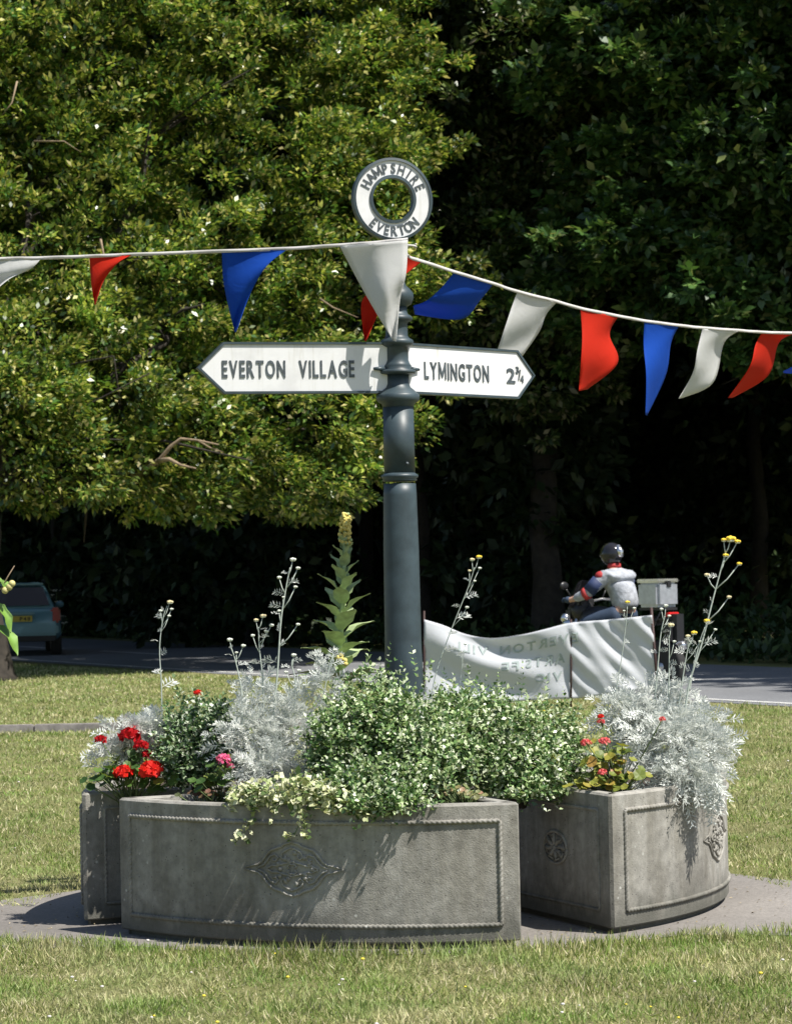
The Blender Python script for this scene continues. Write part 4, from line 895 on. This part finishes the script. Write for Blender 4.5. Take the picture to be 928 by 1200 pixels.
geranium('pink_geranium', 'pink geranium bloom between the small bush and the silver clump', G(258, 10.9, .535), [(255, 915, 10.8, .05, .02), (262, 905, 10.8, .03, .03), (240, 920, 10.8, .04, .015)], [(262, 890, 10.75, .034, M_pink), (270, 898, 10.75, .018, M_pink)], 34, 83)
geranium('coral_geranium', 'coral-pink geranium with yellowing leaves at the near corner of the right-hand planter', G(715, 11.0, .535), [(712, 905, 10.85, .05, .035), (705, 890, 10.9, .05, .03), (735, 912, 10.85, .06, .02), (700, 918, 10.85, .05, .012), (722, 885, 10.9, .04, .03)],
         [(687, 871, 10.85, .026, M_coral), (708, 869, 10.82, .026, M_coral), (704, 846, 10.95, .018, M_coral), (776, 843, 10.9, .016, M_coral), (704, 840, 10.95, .016, M_redg), (706, 905, 10.78, .02, M_coral)], 95, 84, mat=leafmat('yellowing_leaf', [(0, (.07, .13, .03)), (.45, (.2, .24, .04)), (.8, (.36, .34, .06)), (1, (.4, .16, .06))], .5, .3, .4), lr=.028)
geranium('sedum_plant', 'small reddish sedum at the front planter rim below the bushes', G(540, 10.55, .535), [(530, 930, 10.5, .05, .012), (550, 932, 10.52, .03, .01)], [(770, 818, 11.2, .014, M_yel)][:0], 60, 85, cat='sedum', mat=leafmat('sedum_leaf', [(0, (.14, .2, .07)), (.65, (.26, .22, .1)), (1, (.4, .22, .15))], .5, .2, .4), lr=.014)
geranium('heuchera_plant', 'low dark reddish seedlings at the left end of the front planter', G(235, 10.85, .535), [(230, 932, 10.85, .05, .01), (250, 930, 10.8, .03, .01)], [], 30, 86, cat='seedlings', mat=leafmat('dull_red_leaf', [(0, (.06, .09, .03)), (1, (.22, .09, .07))], .5, .2, .4), lr=.016)

# big-leaved shrub reaching into the left edge
bs = empty('broad_leaved_shrub', Vector((-2.35, 13 - DC, 0))); tag(bs, 'big-leaved green shrub reaching in at the left edge in front of the blue car', 'shrub'); rp = bs.location
M_big = plain('big_green_leaf', (.13, .24, .035), .45, var=.3, scale=14); st = MB(); q = MB(); fr = MB()
top = W(-14, 690, 12.7) - rp; st.tube([(0, 0, -.05), (.03, .0, .6), (-.02, -.05, 1.1), top + Vector((-.03, 0, 0)), top + Vector((0, 0, .3))], [.02, .017, .013, .01, .006], 8)
st.tube([top, W(2, 690, 12.6) - rp, W(9, 676, 12.6) - rp, W(17, 663, 12.6) - rp], [.007, .005, .003, .002], 6)
r = np.random.default_rng(91)
broad_leaf(q, W(-6, 732, 12.6) - rp, (.7, -.3, -.62), .2, .1, curl=.9); broad_leaf(q, W(-4, 706, 12.6) - rp, (.5, -.2, -.8), .17, .085, curl=.6); broad_leaf(q, W(-8, 678, 12.6) - rp, (.8, -.3, -.5), .11, .08, curl=.5)
for i in range(26):
    a = i * 2.4; z = .35 + 1.2 * i / 26; broad_leaf(q, (-.05, 0, z), (math.cos(a) * .9 - .35, math.sin(a), .2), .2, .11, curl=1.2)
st.build('stem', M_twig, bs); q.build('leaf', M_big, bs)
for px, py in ((11, 688), (14, 684), (6, 692)): fr.ball(W(px, py, 12.55) - rp, .017, 10, 8)
fr.build('fruit', plain('pale_fruit', (.55, .5, .2), .5), bs)

# ------------------------------------------------------------------ banner
ban = empty('banner', G(635, 28)); tag(ban, 'white cloth banner on three thin stakes, seen from behind with mirrored lettering', 'banner'); rp = ban.location
M_bcl = clothmat('banner_cloth', (.8, .82, .86), .35); M_stake = plain('dark_stake', (.045, .02, .018), .6); M_blet = plain('faded_print', (.36, .42, .41), .8)
topc = crv([(497, 726, 0), (520, 733, 0), (545, 743, 0), (575, 748, 0), (610, 744, 0), (640, 737, 0), (669, 730, 0), (715, 726, 0), (764, 721, 0)], 8)
botc = crv([(497, 822, 0), (540, 824, 0), (600, 822, 0), (640, 820, 0), (669, 819, 0), (690, 817, 0), (730, 811, 0), (771, 806, 0)], 8)
def dban(px): return 28.0 - (px - 497) * .0025
def byx(c, x):
    for a, b in zip(c, c[1:]):
        if a.x <= x <= b.x: return a.y + (b.y - a.y) * (x - a.x) / max(b.x - a.x, 1e-6)
    return c[-1].y if x > c[-1].x else c[0].y
def cloth(px, v, off=0):
    sl_ = 7 * v * max(0, (px - 669) / 95); yt = byx(topc, px); yb = byx(botc, px + sl_)
    u = (px - 497) / 172 if px < 669 else (px - 669) / 95
    f = 0
    if px < 669: f += .035 * math.sin(5.5 * (v * 1.0 - u * .55) * PI * .6) * math.sin(PI * min(1, u * 1.02)) + .02 * math.sin(9 * (v - u * .8))
    else: f += .028 * math.sin(5 * (v - 1.1 * u) ) * math.sin(PI * min(1, u)) + .008 * math.sin(19 * (v - .9 * u)) + .008 * math.sin(31 * (v * .7 - u))
    f += .10 * max(0, v - .78) * (1 + .5 * math.sin(px * .09))
    return W(px + sl_, yt + (yb - yt) * v, dban(px) - f + off)
cb = MB(); NX, NY = 90, 30; vs = []; fs = []
for j in range(NY + 1):
    for i in range(NX + 1): vs.append(cloth(497 + (764 - 497) * i / NX, j / NY) - rp)
for j in range(NY):
    for i in range(NX): a = j * (NX + 1) + i; fs.append((a, a + 1, a + NX + 2, a + NX + 1))
cb.add(vs, fs, True); clo = cb.build('cloth', M_bcl, ban); so = clo.modifiers.new('thickness', 'SOLIDIFY'); so.thickness = .002; so.offset = 0
tb = MB()
for word, xr, xl, y0, h in (('EVERTON', 677, 586, .13, .13), ('VILL', 572, 532, .13, .13), ('ARTS', 662, 616, .38, .13), ('FE', 608, 588, .39, .13), ('VIC', 659, 628, .62, .12)):
    text_into(tb, word, 1, 1, lambda x, y, k: cloth(xr + (xl - xr) * x, y0 + h * (1 - y), -.006 - .002 * k) - rp, gap=.2)
tb.build('lettering', M_blet, clo)
for x0, y0, x1, y1 in ((497, 716, 497, 832), (669, 726, 669, 832), (763, 712, 772, 826)):
    sb = MB(); a = W(x0, y0, dban(x0) + .03) - rp; b = W(x1, y1, dban(x0) - .05) - rp; sb.tube([a, b], .012 if x0 < 700 else .016, 6); sb.build('stake', M_stake, ban)

# ------------------------------------------------------------------ car
def build_car():
    M_cb = plain('car_paint_blue', (.13, .27, .33), .22, metal=.1, var=.05, scale=3); M_gl = plain('car_glass', (.004, .006, .008), .1, spec=.35); M_blk = plain('black_plastic', (.015, .015, .017), .5)
    M_tl = plain('tail_light_red', (.35, .012, .02), .2); M_pl = plain('number_plate_yellow', (.6, .45, .06), .4); M_ty = plain('tyre', (.02, .02, .02), .85); M_rm = plain('wheel_rim', (.35, .35, .36), .35, metal=.7)
    car = empty('parked_car', G(21, 50.5), rad(10)); tag(car, 'blue-grey hatchback seen from behind at the left edge with its red tail light showing', 'car')
    def sect(y, hw, z0, z1, r=.18, top=None):
        # rounded cross section, points ordered around
        pts = []; tw = top if top else hw
        for (cx, cz, a0) in ((hw - r, z0 + r * .8, -90), (tw - r, z1 - r, 0), (-(tw - r), z1 - r, 90), (-(hw - r), z0 + r * .8, 180)):
            for k in range(5): a = rad(a0 + 90 * k / 4); pts.append(Vector((cx + r * math.cos(a), y, cz + (r if cz > z0 + r else r * .8) * math.sin(a))))
        return pts
    def loft(secs, name, mat, par=car):
        mb = MB(); n = len(secs[0]); vs = [p for s in secs for p in s]; fs = [tuple(range(n)), tuple((len(secs) - 1) * n + k for k in range(n))]
        for i in range(len(secs) - 1):
            for k in range(n): fs.append((i * n + k, i * n + (k + 1) % n, (i + 1) * n + (k + 1) % n, (i + 1) * n + k))
        mb.add(vs, fs, True); o = mb.build(name, mat, par); e = o.modifiers.new('edges', 'EDGE_SPLIT'); e.split_angle = rad(42); return o
    loft([sect(0.02, .70, .42, .86, .12), sect(.08, .78, .36, .93, .16), sect(.3, .83, .30, .97, .18), sect(1.0, .85, .26, .96, .18), sect(2.6, .85, .26, .93, .18), sect(3.3, .84, .27, .88, .18), sect(3.8, .80, .3, .78, .16), sect(4.0, .68, .36, .66, .12)], 'body', M_cb)
    loft([sect(.16, .72, .88, .96, .035, .70), sect(.42, .72, .9, 1.26, .1, .62), sect(.62, .72, .9, 1.39, .14, .58), sect(1.2, .73, .9, 1.44, .15, .57), sect(2.0, .73, .9, 1.42, .15, .57), sect(2.5, .72, .88, 1.22, .12, .58), sect(3.0, .7, .86, .93, .03, .66)], 'cabin', M_cb)
    g = MB(); g.add([(-.60, .125, .99), (.60, .125, .99), (.5, .41, 1.34), (-.5, .41, 1.34)], [(0, 1, 2, 3)]); g.build('rear_window', M_gl, car)
    for sx in (-1, 1):
        for y0, y1, y2, y3 in ((.6, 1.25, .78, 1.25), (1.32, 2.5, 1.32, 2.1)):
            s = MB(); s.add([(sx * .735, y0, .97), (sx * .745, y1, .97), (sx * .612, y3, 1.33), (sx * .612, y2, 1.33)], [(0, 1, 2, 3)]); s.build('side_window', M_gl, car)
        t = MB(); t.box((sx * .71, .055, .79), (.095, .06, .15), bev=.04); t.build('tail_light', M_tl, car)
        for y in (.72, 3.25):
            w = MB(); Mx = Matrix.Translation((sx * .74, y, .3)) @ Matrix.Rotation(PI / 2, 4, 'Y'); w.lathe([(.18, -.1), (.285, -.1), (.3, -.07), (.3, .07), (.285, .1), (.18, .1)], n=28, M=Mx); wo_ = w.build('wheel', M_ty, car)
            h = MB(); h.lathe([(.02, -.108), (.185, -.104), (.19, .104), (.02, .108)], n=20, M=Mx); h.build('rim', M_rm, wo_)
        rr = MB(); rr.tube([(sx * .54, .75, 1.43), (sx * .54, .8, 1.475), (sx * .54, 1.9, 1.485), (sx * .54, 2.0, 1.44)], .014, 6); rr.build('roof_rail', M_blk, car)
        mi = MB(); mi.ball((sx * .9, 2.35, .98), .09, 10, 8, (1, .6, .75)); mi.build('wing_mirror', M_cb, car)
    b = MB(); b.box((0, .0, .52), (.76, .1, .12), bev=.05); b.build('rear_bumper', M_cb, car)
    b = MB(); b.box((0, .06, .36), (.72, .07, .07), bev=.03); b.build('lower_bumper', M_blk, car)
    p = MB(); p.box((0, -.002, .735), (.26, .012, .057), bev=.004); po = p.build('number_plate', M_pl, car)
    t = MB(); text_into(t, 'P48', .2, .075, lambda x, y, k: Vector((.02 + x, -.016 - .002 * k, .698 + y))); t.build('plate_lettering', M_blk, po)
    h = MB(); h.box((0, -.004, .835), (.3, .02, .022), bev=.008); h.build('tailgate_handle', M_cb, car)
    s = MB(); s.box((0, .5, 1.405), (.5, .09, .018), bev=.012); s.build('spoiler', M_cb, car)
build_car()

# ------------------------------------------------------------------ motorcycle and rider
def skinmesh(name, pts, edges, radii, mat, parent, sub=2, root=0):
    me = bpy.data.meshes.new(name); me.from_pydata(pts, edges, []); me.materials.append(mat); o = link_mesh(name, me, parent)
    sm = o.modifiers.new('skin', 'SKIN'); sm.use_smooth_shade = True
    ly = me.skin_vertices[0].data if me.skin_vertices else None
    if ly is None:
        bm = bmesh.new(); bm.from_mesh(me); bm.verts.layers.skin.verify(); bm.to_mesh(me); bm.free(); ly = me.skin_vertices[0].data
    for i, r in enumerate(radii): ly[i].radius = (r, r) if not isinstance(r, tuple) else r; ly[i].use_root = (i == root)
    ss = o.modifiers.new('sub', 'SUBSURF'); ss.levels = sub; ss.render_levels = sub; return o
def bike():
    bl = G(722, 31); root = empty('motorcycle', bl, rad(42)); tag(root, 'adventure motorcycle with a silver top box on the road behind the banner', 'motorcycle')
    M_blk = plain('black_plastic', (.02, .02, .022), .4); M_sil = plain('silver_metal', (.5, .52, .56), .35, metal=.6); M_ty = plain('tyre', (.02, .02, .02), .85); M_chr = plain('bright_metal', (.7, .7, .72), .2, metal=.9); M_rd = plain('red_lens', (.6, .02, .02), .3); M_sv = plain('silver_paint', (.62, .64, .68), .35)
    M_sk = plain('skin', (.5, .3, .22), .6)
    for y, R in ((.8, .33), (-.72, .32)):
        Mx = Matrix.Translation((0, y, R)) @ Matrix.Rotation(PI / 2, 4, 'Y'); w = MB(); w.lathe([(R - .09, -.05), (R - .02, -.065), (R, -.03), (R, .03), (R - .02, .065), (R - .09, .05)], n=30, M=Mx); wo_ = w.build('wheel', M_ty, root)
        h = MB(); h.lathe([(R - .085, -.045), (R - .1, -.03), (R - .1, .03), (R - .085, .045)], n=30, M=Mx); h.lathe([(.05, -.06), (.05, .06)], n=12, M=Mx)
        for k in range(6): a = k * PI / 3; h.tube([(0, y, R), (0, y + (R - .09) * math.cos(a), R + (R - .09) * math.sin(a))], .015, 5)
        h.build('rim', M_sil, wo_)
    b = MB()
    for s in (-.09, .09): b.tube([(s, .8, .33), (s, .55, .95)], .028, 8)
    b.build('fork', M_chr, root)
    b = MB(); b.ball((0, .3, .88), .2, 14, 10, (.85, 1.5, .8)); b.ball((0, .58, .98), .17, 12, 8, (.9, .9, .9)); b.build('fuel_tank', M_blk, root)
    b = MB(); b.box((0, .05, .45), (.17, .26, .17), bev=.05); b.ball((.2, .15, .42), .12, 10, 8, (1.2, 1, 1)); b.ball((-.2, .15, .42), .12, 10, 8, (1.2, 1, 1)); b.build('engine', M_sil, root)
    b = MB(); b.box((0, -.3, .86), (.15, .42, .055), bev=.04); b.box((0, -.72, .88), (.1, .2, .03), bev=.02); b.build('seat', M_blk, root)
    b = MB(); vs = [(-.2, .62, 1.02), (.2, .62, 1.02), (.15, .5, 1.32), (-.15, .5, 1.32), (0, .7, 1.04), (0, .56, 1.36)]; b.add(vs, [(0, 4, 5, 3), (4, 1, 2, 5)]); b.build('windscreen', plain('smoked_screen', (.03, .03, .035), .1), root)
    b = MB(); b.box((0, .68, .93), (.14, .08, .1), bev=.04); b.box((0, .52, 1.08), (.13, .04, .05), bev=.02); b.ball((0, .8, .66), .1, 10, 6, (.8, 2.4, .35)); b.build('front_fairing', M_blk, root)
    b = MB(); b.tube([(-.42, .40, 1.1), (-.25, .48, 1.12), (0, .52, 1.08), (.25, .48, 1.12), (.42, .40, 1.1)], .014, 8); b.build('handlebar', M_chr, root)
    for s in (-1, 1):
        b = MB(); b.tube([(s * .25, .48, 1.12), (s * .36, .5, 1.26)], .008, 6); b.ball((s * .38, .5, 1.29), .06, 10, 8, (1.2, .4, .8)); b.build('mirror', M_blk, root)
        b = MB(); b.ball((s * .3, .1, .82), .07, 8, 6, (.7, 2.0, .8)); b.ball((s * .4, .42, .84), .07, 8, 6, (1, 1.3, .7)); b.ball((s * .32, .55, .9), .06, 8, 6); b.build('hand_guard' if s > 0 else 'side_trim', M_chr, root)
    b = MB(); b.box((0, -.66, 1.0), (.11, .2, .015)); b.tube([(.1, -.6, .7), (.1, -.8, .98)], .012, 6); b.tube([(-.1, -.6, .7), (-.1, -.8, .98)], .012, 6); b.build('rack', M_blk, root)
    b = MB(); b.box((0, -.66, 1.17), (.185, .17, .15), bev=.035); bx_ = b.build('top_box', M_sil, root)
    b = MB(); b.box((0, -.66, 1.33), (.195, .18, .022), bev=.02); b.build('lid', M_chr, bx_); b = MB(); b.box((0, -.835, 1.29), (.035, .01, .035), bev=.005); b.build('latch', M_blk, bx_)
    b = MB(); b.box((0, -.88, .93), (.09, .03, .03), bev=.01); b.build('rear_light', M_rd, root)
    b = MB(); b.box((0, -.93, .72), (.13, .012, .1), bev=.004); b.box((0, -.9, .78), (.06, .1, .16)); b.build('rear_mudguard', M_blk, root)
    b = MB(); b.tube([(.2, .1, .3), (.22, -.4, .4), (.24, -.85, .58)], [.03, .05, .06], 10); b.build('exhaust', M_chr, root)
    # rider: a separate thing seated on the bike
    pr = empty('person', bl + Vector((0, 0, .9)), rad(42)); tag(pr, 'motorcyclist in a pale grey jacket and dark helmet with back to the viewer', 'person'); pr.location = bl
    pts = [(0, -.15, .97), (0, -.12, 1.12), (0, -.05, 1.30), (0, .0, 1.42), (0, .03, 1.5), (0, .07, 1.66)]
    rad_ = [.11, .10, .11, .09, .055, .095]; ed = [(0, 1), (1, 2), (2, 3), (3, 4), (4, 5)]
    def addp(p, r, parent): pts.append(p); rad_.append(r); ed.append((parent, len(pts) - 1)); return len(pts) - 1
    for s in (-1, 1):
        a = addp((s * .19, .0, 1.40), .06, 3); b_ = addp((s * .34, .16, 1.2), .05, a); c = addp((s * .40, .36, 1.12), .035, b_); addp((s * .40, .44, 1.12), .03, c)
        a = addp((s * .12, -.1, .93), .08, 0); b_ = addp((s * .3, .3, .84), .075, a); c = addp((s * .27, .05, .42), .05, b_); d = addp((s * .27, .0, .36), .04, c); addp((s * .27, .2, .33), .035, d)
    skinmesh('body', pts, ed, rad_, M_sk, pr)
    M_j = plain('grey_jacket', (.36, .38, .42), .7, var=.3, scale=14, bmp=.03); M_jn = plain('dark_jeans', (.03, .05, .09), .8); M_rp = plain('red_patch', (.4, .03, .03), .7); M_np = plain('navy_patch', (.02, .035, .1), .7)
    skinmesh('jacket', [(0, -.16, .96), (0, -.13, 1.12), (0, -.06, 1.30), (0, .0, 1.41), (0, .02, 1.47), (-.2, .0, 1.39), (-.34, .15, 1.2), (-.40, .33, 1.125), (.2, .0, 1.39), (.34, .15, 1.2), (.40, .33, 1.125)], [(0, 1), (1, 2), (2, 3), (3, 4), (3, 5), (5, 6), (6, 7), (3, 8), (8, 9), (9, 10)], [.18, .165, .19, .155, .08, .095, .072, .05, .095, .072, .05], M_j, pr)
    skinmesh('jeans', [(0, -.14, .93), (.13, -.06, .92), (.3, .31, .84), (.27, .05, .45), (-.13, -.06, .92), (-.3, .31, .84), (-.27, .05, .45)], [(0, 1), (1, 2), (2, 3), (0, 4), (4, 5), (5, 6)], [.15, .12, .09, .065, .12, .09, .065], M_jn, pr)
    for s in (-1, 1):
        if s < 0: b = MB(); b.ball((s * .235, .03, 1.395), .078, 10, 8, (.9, 1, .8)); b.build('shoulder_patch', M_rp, pr)
        b = MB(); b.tube([(s * .25, .05, 1.34), (s * .33, .145, 1.215)], [.087, .08], 12); b.build('sleeve_band', M_np, pr)
        b = MB(); b.tube([(s * .335, .15, 1.205), (s * .352, .2, 1.18)], [.08, .075], 12); b.build('cuff_band', M_rp, pr)
        b = MB(); b.ball((s * .40, .42, 1.12), .045, 8, 6, (1.1, 1.2, .9))
        for k in range(4): b.tube([(s * (.375 + .02 * k), .45, 1.14), (s * (.375 + .02 * k), .485, 1.12), (s * (.375 + .02 * k), .47, 1.09)], .011, 5)
        b.build('glove', M_jn, pr)
        b = MB(); b.ball((s * .27, .09, .345), .06, 10, 8, (.8, 2.3, .8)); b.build('boot', plain('boot_black', (.015, .015, .015), .5), pr)
    hm = MB(); hm.ball((0, .07, 1.655), .135, 18, 12, (.92, 1.08, 1.05)); hm.build('helmet', plain('helmet_black', (.02, .02, .024), .12), pr)
    vz = MB(); vz.ball((0, .105, 1.65), .125, 16, 10, (.93, 1.05, .5)); vz.build('visor', plain('visor', (.01, .01, .012), .05), pr)
    hb = MB(); hb.tube([(0, -.083, 1.62), (0, -.07, 1.69), (0, -.03, 1.755)], [.03, .042, .03], 8); hb.build('helmet_stripe', M_chr, pr)
    cl = MB(); cl.lathe([(.085, 1.49), (.075, 1.545)], c=(0, .03, 0), n=16); cl.build('red_collar', M_rp, pr)
bike()

# ------------------------------------------------------------------ cow parsley on the far verge
cpr = empty('cow_parsley', G(66, 56.5)); tag(cpr, 'pale flowering cow parsley on the far verge right of the blue car', 'wildflower'); rp = cpr.location; r = np.random.default_rng(3)
s = MB(); u = MB()
for px, py in ((55, 700), (59, 697), (53, 702), (66, 692), (62, 712), (70, 705), (72, 722), (58, 715), (76, 730), (66, 728)):
    t = W(px, py, 56.5) - rp; s.tube([(r.normal() * .05, r.normal() * .05, 0), t * .6 + Vector((0, 0, .03)), t], [.01, .008, .005], 5)
    for k in range(12): u.ball(t + Vector((r.normal() * .05, r.normal() * .05, r.normal() * .008)), .014, 5, 4, (1, 1, .5))
s.build('stem', M_gstem, cpr); u.build('flower_head', plain('parsley_white', (.7, .68, .55), .8), cpr)
